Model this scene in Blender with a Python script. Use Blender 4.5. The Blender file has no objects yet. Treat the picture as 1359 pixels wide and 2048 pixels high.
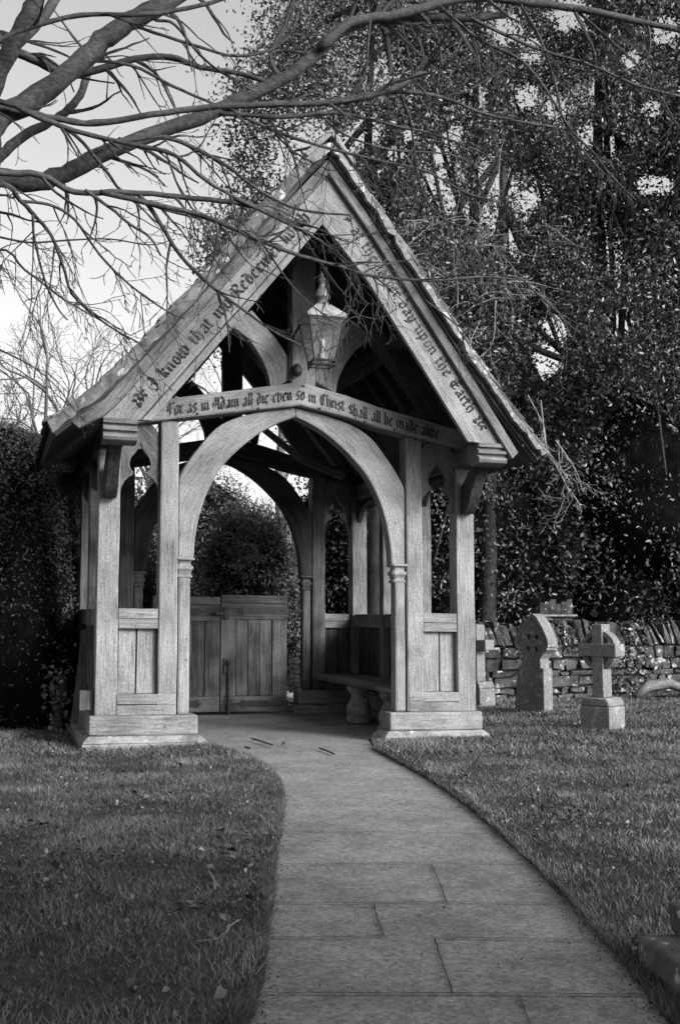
import bpy, bmesh, math, random
import numpy as np
from mathutils import Vector, Matrix, noise
random.seed(7); rng = np.random.default_rng(7)
C = bpy.context.scene.collection
PI = math.pi

# ------------------------------------------------------------------ camera
F_PX, PITCH, ROLL, EYE = 2199.07, 0.0933, -0.0017, 1.1
cR = np.array([1, 0, 0.]); cU = np.array([0, -math.sin(PITCH), math.cos(PITCH)]); cF = np.array([0, math.cos(PITCH), math.sin(PITCH)])
cR, cU = math.cos(ROLL)*cR + math.sin(ROLL)*cU, -math.sin(ROLL)*cR + math.cos(ROLL)*cU
cd = bpy.data.cameras.new('camera'); cam = bpy.data.objects.new('camera', cd); C.objects.link(cam)
cd.sensor_fit = 'VERTICAL'; cd.sensor_height = 36; cd.lens = F_PX/2048*36; cd.clip_start = .05; cd.clip_end = 900
cam.matrix_world = Matrix(((cR[0], cU[0], -cF[0], 0), (cR[1], cU[1], -cF[1], 0), (cR[2], cU[2], -cF[2], EYE), (0, 0, 0, 1)))
bpy.context.scene.camera = cam

# ------------------------------------------------------------------ light
SUN_AZ, SUN_EL = math.radians(54), math.radians(26)      # azimuth measured from straight behind the camera towards the right
sdir = Vector((math.sin(SUN_AZ)*math.cos(SUN_EL), -math.cos(SUN_AZ)*math.cos(SUN_EL), math.sin(SUN_EL)))
ld = bpy.data.lights.new('sun', 'SUN'); sun = bpy.data.objects.new('sun', ld); C.objects.link(sun)
ld.energy = 2.3; ld.angle = math.radians(18); ld.color = (1, 1, 1)
sun.rotation_euler = sdir.to_track_quat('Z', 'Y').to_euler(); sun.location = (20, -20, 30)
w = bpy.data.worlds.new('World'); bpy.context.scene.world = w; w.use_nodes = True
nt = w.node_tree; bg = nt.nodes['Background']; sky = nt.nodes.new('ShaderNodeTexSky')
sky.sky_type = 'NISHITA'; sky.sun_disc = False; sky.sun_elevation = SUN_EL; sky.sun_rotation = math.atan2(sdir.x, sdir.y)
sky.air_density = 1.0; sky.dust_density = 3.0; sky.ozone_density = 1.0
bw = nt.nodes.new('ShaderNodeSeparateColor'); nt.links.new(sky.outputs[0], bw.inputs[0]); 
acc = None
for i_, wt in enumerate((.40, .45, .50)):      # black-and-white film weights for red, green, blue
    mu = nt.nodes.new('ShaderNodeMath'); mu.operation = 'MULTIPLY_ADD'; nt.links.new(bw.outputs[i_], mu.inputs[0]); mu.inputs[1].default_value = wt; mu.inputs[2].default_value = 0
    if acc: nt.links.new(acc, mu.inputs[2])
    acc = mu.outputs[0]
nt.links.new(acc, bg.inputs[0])   # black-and-white film, most sensitive to blue
bg.inputs[1].default_value = 0.15
vs = bpy.context.scene.view_settings; vs.view_transform = 'Standard'; vs.look = 'None'; vs.gamma = 1; vs.exposure = 0.6

# ------------------------------------------------------------------ materials (the photograph is black and white: all greys)
def mat(name, lo, hi, scale=(6, 6, 6), rough=.8, bump=.3, detail=8, spec=.3, coord='Object', dist=.01, blot=.5, cracks=0, specks=None, tone=None, lo_hi=(.35, .68), stip=None):
    m = bpy.data.materials.new(name); m.use_nodes = True; t = m.node_tree; N = t.nodes; Lk = t.links
    b = N['Principled BSDF']; b.inputs['Roughness'].default_value = rough; b.inputs['Specular IOR Level'].default_value = spec
    def nd(ty, **k):
        n = N.new(ty)
        for a, v in k.items(): setattr(n, a, v)
        return n
    if coord == 'gr': co = nd('ShaderNodeAttribute', attribute_name='gr').outputs['Vector']
    else: co = nd('ShaderNodeTexCoord').outputs[coord]
    oi = nd('ShaderNodeObjectInfo'); ad = nd('ShaderNodeVectorMath', operation='ADD'); sc = nd('ShaderNodeVectorMath', operation='SCALE')
    cx = nd('ShaderNodeCombineXYZ'); 
    for i in range(3): Lk.new(oi.outputs['Random'], cx.inputs[i])
    Lk.new(cx.outputs[0], sc.inputs[0]); sc.inputs['Scale'].default_value = 17.0
    Lk.new(co, ad.inputs[0]); Lk.new(sc.outputs[0], ad.inputs[1]); co = ad.outputs[0]
    mp = nd('ShaderNodeMapping'); mp.inputs['Scale'].default_value = scale; Lk.new(co, mp.inputs[0])
    n1 = nd('ShaderNodeTexNoise'); n1.inputs['Scale'].default_value = 1; n1.inputs['Detail'].default_value = detail; n1.inputs['Roughness'].default_value = .68
    Lk.new(mp.outputs[0], n1.inputs[0])
    n2 = nd('ShaderNodeTexNoise'); n2.inputs['Scale'].default_value = 2.6; n2.inputs['Detail'].default_value = 4; Lk.new(co, n2.inputs[0])
    mx = nd('ShaderNodeMath', operation='MULTIPLY_ADD'); Lk.new(n2.outputs[0], mx.inputs[0]); mx.inputs[1].default_value = blot; 
    su = nd('ShaderNodeMath', operation='SUBTRACT'); Lk.new(n1.outputs[0], su.inputs[0]); su.inputs[1].default_value = blot*.5; Lk.new(su.outputs[0], mx.inputs[2])
    rp = nd('ShaderNodeValToRGB'); rp.color_ramp.elements[0].position = lo_hi[0]; rp.color_ramp.elements[1].position = lo_hi[1]
    rp.color_ramp.elements[0].color = (lo, lo, lo, 1); rp.color_ramp.elements[1].color = (hi, hi, hi, 1); Lk.new(mx.outputs[0], rp.inputs[0])
    col = rp.outputs[0]; h = n1.outputs[0]
    if cracks:
        m2 = nd('ShaderNodeMapping'); m2.inputs['Scale'].default_value = (1.3, 26, 26); Lk.new(co, m2.inputs[0])
        n3 = nd('ShaderNodeTexNoise'); n3.inputs['Scale'].default_value = 1; n3.inputs['Detail'].default_value = 3; n3.inputs['Distortion'].default_value = .3; Lk.new(m2.outputs[0], n3.inputs[0])
        r3 = nd('ShaderNodeValToRGB'); e = r3.color_ramp.elements; e[0].position = .485; e[1].position = .5; e[0].color = (1, 1, 1, 1); e[1].color = (cracks, cracks, cracks, 1)
        e2 = r3.color_ramp.elements.new(.515); e2.color = (1, 1, 1, 1); Lk.new(n3.outputs[0], r3.inputs[0])
        # only in patches
        n4 = nd('ShaderNodeTexNoise'); n4.inputs['Scale'].default_value = 3; Lk.new(co, n4.inputs[0])
        r4 = nd('ShaderNodeValToRGB'); r4.color_ramp.elements[0].position = .48; r4.color_ramp.elements[1].position = .6; Lk.new(n4.outputs[0], r4.inputs[0])
        mm = nd('ShaderNodeMixRGB', blend_type='MULTIPLY'); Lk.new(r4.outputs[0], mm.inputs[0]); Lk.new(col, mm.inputs[1]); Lk.new(r3.outputs[0], mm.inputs[2]); col = mm.outputs[0]
    if specks:
        v = nd('ShaderNodeTexNoise'); v.inputs['Scale'].default_value = specks[0]; v.inputs['Detail'].default_value = 6; Lk.new(co, v.inputs[0])
        r5 = nd('ShaderNodeValToRGB'); r5.color_ramp.elements[0].position = specks[1]; r5.color_ramp.elements[1].position = specks[1]+.04; Lk.new(v.outputs[0], r5.inputs[0])
        m5 = nd('ShaderNodeMixRGB'); Lk.new(r5.outputs[0], m5.inputs[0]); Lk.new(col, m5.inputs[1]); m5.inputs[2].default_value = (specks[2],)*3 + (1,); col = m5.outputs[0]
    if tone:
        at_ = nd('ShaderNodeAttribute', attribute_name='tone'); mr = nd('ShaderNodeMapRange'); mr.inputs['To Min'].default_value = tone[0]; mr.inputs['To Max'].default_value = tone[1]
        Lk.new(at_.outputs['Fac'], mr.inputs[0]); m6 = nd('ShaderNodeMixRGB', blend_type='MULTIPLY'); m6.inputs[0].default_value = 1; Lk.new(col, m6.inputs[1]); Lk.new(mr.outputs[0], m6.inputs[2]); col = m6.outputs[0]
    if stip:
        ns = nd('ShaderNodeTexNoise'); ns.inputs['Scale'].default_value = stip[0]; ns.inputs['Detail'].default_value = 3; ns.inputs['Roughness'].default_value = .8; Lk.new(co, ns.inputs[0])
        ms = nd('ShaderNodeMapRange'); ms.inputs['From Min'].default_value = .3; ms.inputs['From Max'].default_value = .7; ms.inputs['To Min'].default_value = 1-stip[1]; ms.inputs['To Max'].default_value = 1+stip[1]; Lk.new(ns.outputs[0], ms.inputs[0])
        m7 = nd('ShaderNodeMixRGB', blend_type='MULTIPLY'); m7.inputs[0].default_value = 1; Lk.new(col, m7.inputs[1]); Lk.new(ms.outputs[0], m7.inputs[2]); col = m7.outputs[0]
    Lk.new(col, b.inputs['Base Color'])
    if bump:
        bp = nd('ShaderNodeBump'); bp.inputs['Strength'].default_value = bump; bp.inputs['Distance'].default_value = dist; Lk.new(h, bp.inputs['Height']); Lk.new(bp.outputs[0], b.inputs['Normal'])
    return m
M = {}
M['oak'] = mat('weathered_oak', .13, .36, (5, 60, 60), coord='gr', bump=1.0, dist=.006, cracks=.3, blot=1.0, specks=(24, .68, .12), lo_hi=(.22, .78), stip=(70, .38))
M['oak_dark'] = mat('damp_and_shaded_oak', .022, .085, (2, 30, 30), coord='gr', bump=.6, dist=.005, cracks=.4, blot=.7)  # damp planks, plus roof shade and dark gaps put into the colour
M['oak_mid'] = mat('mid_and_shaded_oak', .085, .23, (5, 60, 60), coord='gr', bump=.9, dist=.005, cracks=.35, blot=.9, stip=(70, .35))  # mid grey; on rear and side posts it carries the roof's shade
M['oak_gate'] = mat('gate_oak', .05, .165, (2, 40, 40), coord='gr', bump=.6, dist=.004, cracks=.3, blot=1.0, stip=(60, .35))  # the gate's own oak; on the rear inner posts it paints in shade
M['ink'] = mat('cut_lettering', .02, .20, (26, 26, 26), rough=.9, bump=0, blot=.5, lo_hi=(.47, .74))
M['stone'] = mat('plinth_stone', .13, .31, (14, 14, 14), bump=.6, blot=.8, specks=(9, .66, .5), stip=(60, .3))
M['grave'] = mat('grave_stone', .09, .25, (30, 30, 30), bump=.6, blot=.6, specks=(11, .60, .30), lo_hi=(.22, .75), stip=(70, .35))
M['rubble'] = mat('wall_stone', .02, .095, (9, 9, 9), bump=.8, blot=.9, dist=.02, specks=(11, .6, .34))
M['stone_edge'] = mat('slate_edge', .09, .32, (22, 22, 22), bump=.9, blot=.9, dist=.02, specks=(12, .6, .5))
M['tile'] = mat('stone_tile', .07, .24, (9, 9, 9), bump=.8, blot=1.0, dist=.02, specks=(8, .6, .5))
M['path'] = mat('path_paving', .13, .30, (14, 14, 14), bump=.6, blot=.7, dist=.006, specks=(24, .70, .09), lo_hi=(.22, .78), stip=(60, .55))
M['joint'] = mat('joint_dirt', .04, .11, bump=.4)
M['road'] = mat('road_concrete', .45, .6, (20, 20, 20), bump=.3)  # lightened: the open sky's brightness is put into the road colour
M['earth'] = mat('turf_soil', .02, .055, (12, 12, 12), bump=.8, dist=.03)
M['grass'] = mat('grass_blades', .05, .12, (3, 3, 3), rough=.45, spec=.5, bump=0, tone=(.25, 2.3))
M['litter'] = mat('dead_leaf', .04, .13, (20, 20, 20), rough=.6, bump=0, tone=(.4, 2.2))
M['leaf'] = mat('holly_leaf', .035, .09, (1.1, 1.1, 1.1), rough=.36, spec=.55, bump=0, tone=(.25, 2.4), lo_hi=(.4, .6))
M['yew'] = mat('yew_needles', .055, .14, (3, 3, 3), rough=.5, spec=.35, bump=0, tone=(.4, 1.9))
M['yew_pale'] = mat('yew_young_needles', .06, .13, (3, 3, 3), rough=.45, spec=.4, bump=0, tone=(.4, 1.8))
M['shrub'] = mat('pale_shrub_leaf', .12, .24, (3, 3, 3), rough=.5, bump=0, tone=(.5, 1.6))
M['core'] = mat('shade_core_fill', .004, .012, (8, 8, 8), bump=.5, rough=.95, spec=.0)  # near-black fill: deep shade inside foliage and behind planks put into colour
M['bark'] = mat('smooth_bark', .02, .085, (30, 30, 60), bump=.6, dist=.006, blot=.7)
M['twig'] = mat('pale_twig', .16, .32, (20, 20, 20), bump=.3)
M['bark_dark'] = mat('ivy_bark', .015, .05, (12, 12, 4), bump=.9, dist=.03)
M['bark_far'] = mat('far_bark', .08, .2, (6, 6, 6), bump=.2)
M['iron'] = mat('old_iron', .018, .05, (30, 30, 30), rough=.55, bump=.4, spec=.5, dist=.003)
M['lead'] = mat('lantern_paint', .09, .2, (20, 20, 20), rough=.4, bump=.2, spec=.6, dist=.003)
M['iron_pale'] = mat('lantern_roof_metal', .26, .42, (14, 14, 14), rough=.45, bump=.3, spec=.5, dist=.003)
def glass():
    m = bpy.data.materials.new('dusty_glass'); m.use_nodes = True; t = m.node_tree; b = t.nodes['Principled BSDF']
    b.inputs['Base Color'].default_value = (.5, .5, .5, 1); b.inputs['Roughness'].default_value = .12
    tr = t.nodes.new('ShaderNodeBsdfTransparent'); mx = t.nodes.new('ShaderNodeMixShader'); n = t.nodes.new('ShaderNodeTexNoise'); n.inputs['Scale'].default_value = 9
    mr = t.nodes.new('ShaderNodeMapRange'); mr.inputs['To Min'].default_value = .05; mr.inputs['To Max'].default_value = .32; t.links.new(n.outputs[0], mr.inputs[0])
    t.links.new(mr.outputs[0], mx.inputs[0]); t.links.new(tr.outputs[0], mx.inputs[1]); t.links.new(b.outputs[0], mx.inputs[2])
    t.links.new(mx.outputs[0], t.nodes['Material Output'].inputs[0]); return m
M['glass'] = glass()

# ------------------------------------------------------------------ helpers
def tag(o, label=None, cat=None, group=None, kind=None):
    if label: o['label'] = label
    if cat: o['category'] = cat
    if group: o['group'] = group
    if kind: o['kind'] = kind
    return o
def empty(name, loc=(0, 0, 0), rz=0, **k):
    o = bpy.data.objects.new(name, None); C.objects.link(o); o.location = loc; o.rotation_euler = (0, 0, rz); o.empty_display_size = .2
    return tag(o, **k)
class MB:
    def __init__(s): s.v = []; s.f = []; s.g = []
    def add(s, v, f, g=None):
        n = len(s.v); s.v += [tuple(p) for p in v]; s.f += [tuple(i+n for i in q) for q in f]; s.g += [tuple(p) for p in (g if g is not None else v)]
        return s
    def box(s, x0, x1, y0, y1, z0, z1, axis=2, n=None, jit=0):
        lo = [x0, y0, z0]; hi = [x1, y1, z1]; L = hi[axis]-lo[axis]; n = n or max(1, int(L/.25)); a, b = [i for i in range(3) if i != axis]
        vs_, gs = [], []; off = random.random()*9
        for i in range(n+1):
            t = lo[axis]+L*i/n
            for (p, q) in ((lo[a], lo[b]), (hi[a], lo[b]), (hi[a], hi[b]), (lo[a], hi[b])):
                c = [0, 0, 0]; c[axis] = t; c[a] = p; c[b] = q
                if jit:
                    d = noise.noise_vector(Vector((c[0]*2.3+off, c[1]*2.3, c[2]*2.3)))*jit; c[a] += d[0]; c[b] += d[1]
                vs_.append(c); gs.append((t+off, c[a], c[b]))
        fs = [(3, 2, 1, 0), (4*n, 4*n+1, 4*n+2, 4*n+3)]
        for i in range(n):
            for j in range(4):
                k = (j+1) % 4; fs.append((4*i+j, 4*i+k, 4*i+4+k, 4*i+4+j))
        return s.add(vs_, fs, gs)
    def strip(s, A, B, v0, v1):
        """solid between two polylines A and B given in (u, z), from depth v0 to v1; grain runs along them"""
        n = len(A); vs_, gs = [], []; t = random.random()*9
        for i in range(n):
            if i: t += math.hypot(A[i][0]-A[i-1][0]+B[i][0]-B[i-1][0], A[i][1]-A[i-1][1]+B[i][1]-B[i-1][1])/2
            wd = math.hypot(A[i][0]-B[i][0], A[i][1]-B[i][1])
            for (p, v, q) in ((A[i], v0, 0), (B[i], v0, wd), (B[i], v1, wd), (A[i], v1, 0)): vs_.append((p[0], v, p[1])); gs.append((t, q, v))
        fs = [(3, 2, 1, 0), (4*n-4, 4*n-3, 4*n-2, 4*n-1)]
        for i in range(n-1):
            for j in range(4): k = (j+1) % 4; fs.append((4*i+j, 4*i+k, 4*i+4+k, 4*i+4+j))
        return s.add(vs_, fs, gs)
    def prism(s, pts, d0, d1, axis=1):
        """polygon (a, b) extruded on an axis"""
        n = len(pts); mk = {0: lambda p, d: (d, p[0], p[1]), 1: lambda p, d: (p[0], d, p[1]), 2: lambda p, d: (p[0], p[1], d)}[axis]
        vs_ = [mk(p, d0) for p in pts]+[mk(p, d1) for p in pts]
        fs = [tuple(range(n-1, -1, -1)), tuple(range(n, 2*n))]+[(i, (i+1) % n, n+(i+1) % n, n+i) for i in range(n)]
        return s.add(vs_, fs)
    def tube(s, P, R, n=6, cap=True):
        P = np.asarray(P, float); R = np.broadcast_to(np.asarray(R, float), (len(P),))
        T = np.gradient(P, axis=0); T /= np.linalg.norm(T, axis=1)[:, None]+1e-9
        up = np.array([0.13, .21, .97]) if abs(T[0, 2]) < .9 else np.array([1., .1, 0]); 
        A = np.cross(T, up); A /= np.linalg.norm(A, axis=1)[:, None]+1e-9; B = np.cross(T, A)
        an = np.arange(n)*2*PI/n; ring = P[:, None]+R[:, None, None]*(np.cos(an)[None, :, None]*A[:, None]+np.sin(an)[None, :, None]*B[:, None])
        m = len(P); fs = [(i*n+j, i*n+(j+1) % n, (i+1)*n+(j+1) % n, (i+1)*n+j) for i in range(m-1) for j in range(n)]
        if cap: fs += [tuple(range(n-1, -1, -1)), tuple(range((m-1)*n, m*n))]
        return s.add(ring.reshape(-1, 3), fs)
    def lathe(s, prof, cx, cy, n=20, sq=None):
        vs_ = []
        for (r, z) in prof:
            for j in range(n):
                a = 2*PI*(j+.5)/n; rr = r
                if sq: rr = r/max(abs(math.cos(a)), abs(math.sin(a)))
                vs_.append((cx+rr*math.cos(a), cy+rr*math.sin(a), z))
        m = len(prof); fs = [(i*n+j, i*n+(j+1) % n, (i+1)*n+(j+1) % n, (i+1)*n+j) for i in range(m-1) for j in range(n)]
        fs += [tuple(range(n-1, -1, -1)), tuple(range((m-1)*n, m*n))]
        return s.add(vs_, fs)
    def build(s, name, m, parent=None, bevel=0, smooth=False, shear=False, seg=2, **k):
        vv = s.v
        if shear: vv = [(x+.0, y, z-.0161*x) for x, y, z in vv]
        me = bpy.data.meshes.new(name); me.from_pydata(vv, [], s.f); me.update()
        a = me.attributes.new('gr', 'FLOAT_VECTOR', 'POINT'); a.data.foreach_set('vector', np.array(s.g, dtype=np.float32).ravel())
        me.materials.append(m)
        bm = bmesh.new(); bm.from_mesh(me); bmesh.ops.recalc_face_normals(bm, faces=bm.faces); bm.to_mesh(me); bm.free()
        if smooth: me.polygons.foreach_set('use_smooth', [True]*len(me.polygons))
        o = bpy.data.objects.new(name, me); C.objects.link(o)
        if parent: o.parent = parent
        if bevel:
            b = o.modifiers.new('bevel', 'BEVEL'); b.width = bevel; b.segments = seg; b.limit_method = 'ANGLE'; b.angle_limit = .6; b.harden_normals = False
        return tag(o, **k)
def npmesh(name, V, nper, m, parent=None, tone=None, fold=None, **k):
    """V: (N, nper, 3) separate polygons"""
    N = len(V); me = bpy.data.meshes.new(name); me.vertices.add(N*nper); me.vertices.foreach_set('co', V.astype(np.float32).ravel())
    if nper == 4:   # folded leaf: two triangles
        idx = (np.arange(N)[:, None]*4+np.array([0, 1, 2, 0, 2, 3])[None]).ravel(); nf = 2*N
    else: idx = np.arange(N*3); nf = N
    me.loops.add(nf*3); me.loops.foreach_set('vertex_index', idx.astype(np.int32))
    me.polygons.add(nf); me.polygons.foreach_set('loop_start', np.arange(nf, dtype=np.int32)*3); me.polygons.foreach_set('loop_total', np.full(nf, 3, dtype=np.int32))
    me.update(calc_edges=True)
    if tone is None: tone = rng.random(N)
    a = me.attributes.new('tone', 'FLOAT', 'FACE'); a.data.foreach_set('value', np.repeat(tone, nf//N).astype(np.float32))
    me.materials.append(m); o = bpy.data.objects.new(name, me); C.objects.link(o)
    if parent: o.parent = parent
    return tag(o, **k)
def unit(a): return a/(np.linalg.norm(a, axis=-1, keepdims=True)+1e-9)
def leaves(P, size, asp=.5, up=0.0):
    """folded leaf quads at the points P"""
    N = len(P); d = unit(rng.normal(size=(N, 3))+np.array([0, 0, up])); s_ = unit(np.cross(d, rng.normal(size=(N, 3)))); nrm = np.cross(d, s_)
    L = (size*rng.uniform(.6, 1.3, N))[:, None]; W = L*asp
    a = P-d*L*.5; b = P+d*L*.5; f = nrm*W*.25
    return np.stack([a, P+s_*W*.5+f, b, P-s_*W*.5+f], 1)
def lump(P, s, seed=0.):
    return np.array([noise.noise(Vector((p[0]*s+seed, p[1]*s, p[2]*s))) for p in P])
def catmull(P, n=5):
    P = np.asarray(P, float); Q = np.vstack([2*P[0]-P[1], P, 2*P[-1]-P[-2]]); out = []
    for i in range(1, len(Q)-2):
        for k_ in range(n):
            t = k_/n; out.append(.5*((2*Q[i])+(-Q[i-1]+Q[i+1])*t+(2*Q[i-1]-5*Q[i]+4*Q[i+1]-Q[i+2])*t*t+(-Q[i-1]+3*Q[i]-3*Q[i+1]+Q[i+2])*t**3))
    out.append(P[-1]); return np.array(out)
def at(px, py, D):
    """world point D metres ahead of the camera on the line through a photograph pixel"""
    r = cF+(px-679.5)/F_PX*cR-(py-1024)/F_PX*cU; return np.array([0, 0, EYE])+r*(D/r[1])
def ground(px, py, z=0.):
    r = cF+(px-679.5)/F_PX*cR-(py-1024)/F_PX*cU; return np.array([0, 0, EYE])+r*((z-EYE)/r[2])

# ------------------------------------------------------------------ the ground, path and road
GX, GY, GYAW = -.3815, 9.5222, .3053
gc, gs = math.cos(GYAW), math.sin(GYAW)
def toworld(u, v, z=0): return np.array([GX+u*gc-v*gs, GY+u*gs+v*gc, z])
def tolocal(x, y): dx, dy = x-GX, y-GY; return dx*gc+dy*gs, -dx*gs+dy*gc
LE = [(455, 2110), (485, 2048), (512, 1960), (522, 1880), (535, 1800), (543, 1720), (556, 1650), (561, 1600), (548, 1560), (515, 1530), (470, 1510), (432, 1500)]
RE = [(1420, 2110), (1350, 2048), (1285, 1965), (1222, 1893), (1175, 1838), (1130, 1790), (1055, 1716), (985, 1652), (920, 1600), (850, 1553), (790, 1520), (752, 1500)]
le = catmull([ground(*p) for p in LE], 4); re = catmull([ground(*p) for p in RE], 4)
floor_poly = np.array([toworld(-.80, .2)[:2], le[-1][:2]+[-.0, -.05], re[-1][:2]+[0, -.05], toworld(.72, .2)[:2]])
path_poly = np.vstack([le[:, :2], re[::-1, :2]])
def inside(poly, X, Y):
    r = np.zeros(len(X), bool); n = len(poly)
    for i in range(n):
        x1, y1 = poly[i]; x2, y2 = poly[(i+1) % n]
        c = ((y1 > Y) != (y2 > Y)) & (X < (x2-x1)*(Y-y1)/(y2-y1+1e-12)+x1); r ^= c
    return r
def hts(X, Y):
    """lawn height: a turf lip beside the path, soft lumps, a low bank by the wall"""
    h = .028+.018*np.sin(X*1.3+.4)*np.sin(Y*.9+1)+.01*np.sin(X*3.7)*np.sin(Y*3.1+X)
    return h+np.clip((X-1.6)*.02, 0, .08)+np.clip(-(X+2.2)*.05, 0, .15)
def make_ground():
    # near lawn as a fine sheet with the path cut down into it, far land as a coarse sheet
    xs = np.concatenate([np.arange(-60, -7, 4), np.arange(-7, -2.2, .14), np.arange(-2.2, 2.8, .05), np.arange(2.8, 9.01, .14), np.arange(13, 90, 4)]); ys = np.concatenate([np.arange(-40, -2, 3), np.arange(-2, 2, .14), np.arange(2, 10.4, .05), np.arange(10.4, 17, .14), np.arange(17.5, 140, 4)])
    X, Y = np.meshgrid(xs, ys); h = hts(X, Y).ravel(); fx, fy = X.ravel().copy(), Y.ravel().copy()
    ins = inside(path_poly, fx, fy) | inside(floor_poly, fx, fy); u, v = tolocal(fx, fy)
    ins |= (np.abs(u) < 1.9) & (v > -.12) & (v < 3.5); ins |= (v > 3.0)
    e = np.vstack([le, re])[:, :2]; ed = np.vstack([np.linspace(e[i], e[i+1], 12) for i in range(len(e)-1) if i != len(le)-1])
    near = np.where((np.abs(fx) < 3) & (fy > 2) & (fy < 9.6))[0]
    for k0 in range(0, len(near), 2000):
        q = near[k0:k0+2000]; dd = (fx[q][:, None]-ed[None, :, 0])**2+(fy[q][:, None]-ed[None, :, 1])**2; j = dd.argmin(1); sn = dd[np.arange(len(q)), j] < .0013
        fx[q[sn]] = ed[j[sn], 0]; fy[q[sn]] = ed[j[sn], 1]; h[q[sn]] = .012; ins[q[sn]] = False
    h = np.where(ins, -.03, h)
    nx, ny = len(xs), len(ys); b = MB()
    b.add(np.stack([fx, fy, h], 1), [(j*nx+i, j*nx+i+1, (j+1)*nx+i+1, (j+1)*nx+i) for j in range(ny-1) for i in range(nx-1)])
    return b.build('lawn_ground', M['earth'], smooth=True, kind='structure')
make_ground()
b = MB(); n = len(le)     # the paved path in cross strips, running under the lychgate to the gate
vs_ = []; W_ = 9
for i in range(n):
    for j in range(W_): p = le[i]*(1-j/(W_-1))+re[i]*j/(W_-1); vs_.append((p[0], p[1], .0015*noise.noise(Vector(p*3))))
b.add(vs_, [(i*W_+j, i*W_+j+1, (i+1)*W_+j+1, (i+1)*W_+j) for i in range(n-1) for j in range(W_-1)])
path = b.build('path', M['path'], smooth=True, kind='structure')
b = MB(); q = [toworld(-.80, .2), le[-1]+np.array([0, -.02, 0]), re[-1]+np.array([0, -.02, 0]), toworld(.72, .2), toworld(1.7, .3), toworld(1.7, 3.3), toworld(-1.7, 3.3), toworld(-1.7, .3)]
b.add([(p[0], p[1], -.006) for p in q], [tuple(range(len(q)))]); b.build('lychgate_floor', M['path'], kind='structure')
b = MB(); q = [toworld(-6, 3.32), toworld(9, 3.32), toworld(9, 8), toworld(-6, 8)]
b.add([(p[0], p[1], .0) for p in q], [(0, 1, 2, 3)]); b.build('road', M['road'], kind='structure')
b = MB(); q = [toworld(-40, 8.01), toworld(60, 8.01), toworld(60, 60), toworld(-40, 60)]
b.add([(p[0], p[1], -.01) for p in q], [(0, 1, 2, 3)]); b.build('far_field', M['earth'], kind='structure')
def joint(name, pts, wd=.008):
    P = catmull([ground(x, y, .008)+np.array([0, 0, .0]) for x, y in pts], 12); P[:, :2] += rng.normal(size=(len(P), 2))*.0012
    T = unit(np.gradient(P, axis=0)); S = np.stack([-T[:, 1], T[:, 0], 0*T[:, 0]], 1); ww = (wd*rng.uniform(.5, 1.2, len(P)))[:, None]
    b = MB(); m = len(P); b.add(np.vstack([P-S*ww*.5, P+S*ww*.5]), [(i, i+1, m+i+1, m+i) for i in range(m-1)])
    o = b.build(name, M['joint'], path); return o
for pts in ([(556, 1660), (700, 1663), (880, 1664), (985, 1664)], [(546, 1727), (700, 1727), (880, 1724), (1060, 1727)], [(536, 1803), (700, 1805), (900, 1803), (1125, 1806)],
            [(526, 1874), (640, 1874), (765, 1871)], [(880, 1874), (1000, 1876), (1200, 1880)], [(508, 1984), (700, 1985), (900, 1985), (1290, 1988)], [(862, 1728), (878, 1765), (892, 1803)], [(746, 1806), (755, 1838), (766, 1871)],
            [(868, 1876), (885, 1930), (905, 1985)], [(1036, 1988), (1060, 2050), (1075, 2100)]):
    joint('paving_joint', pts)

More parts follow.
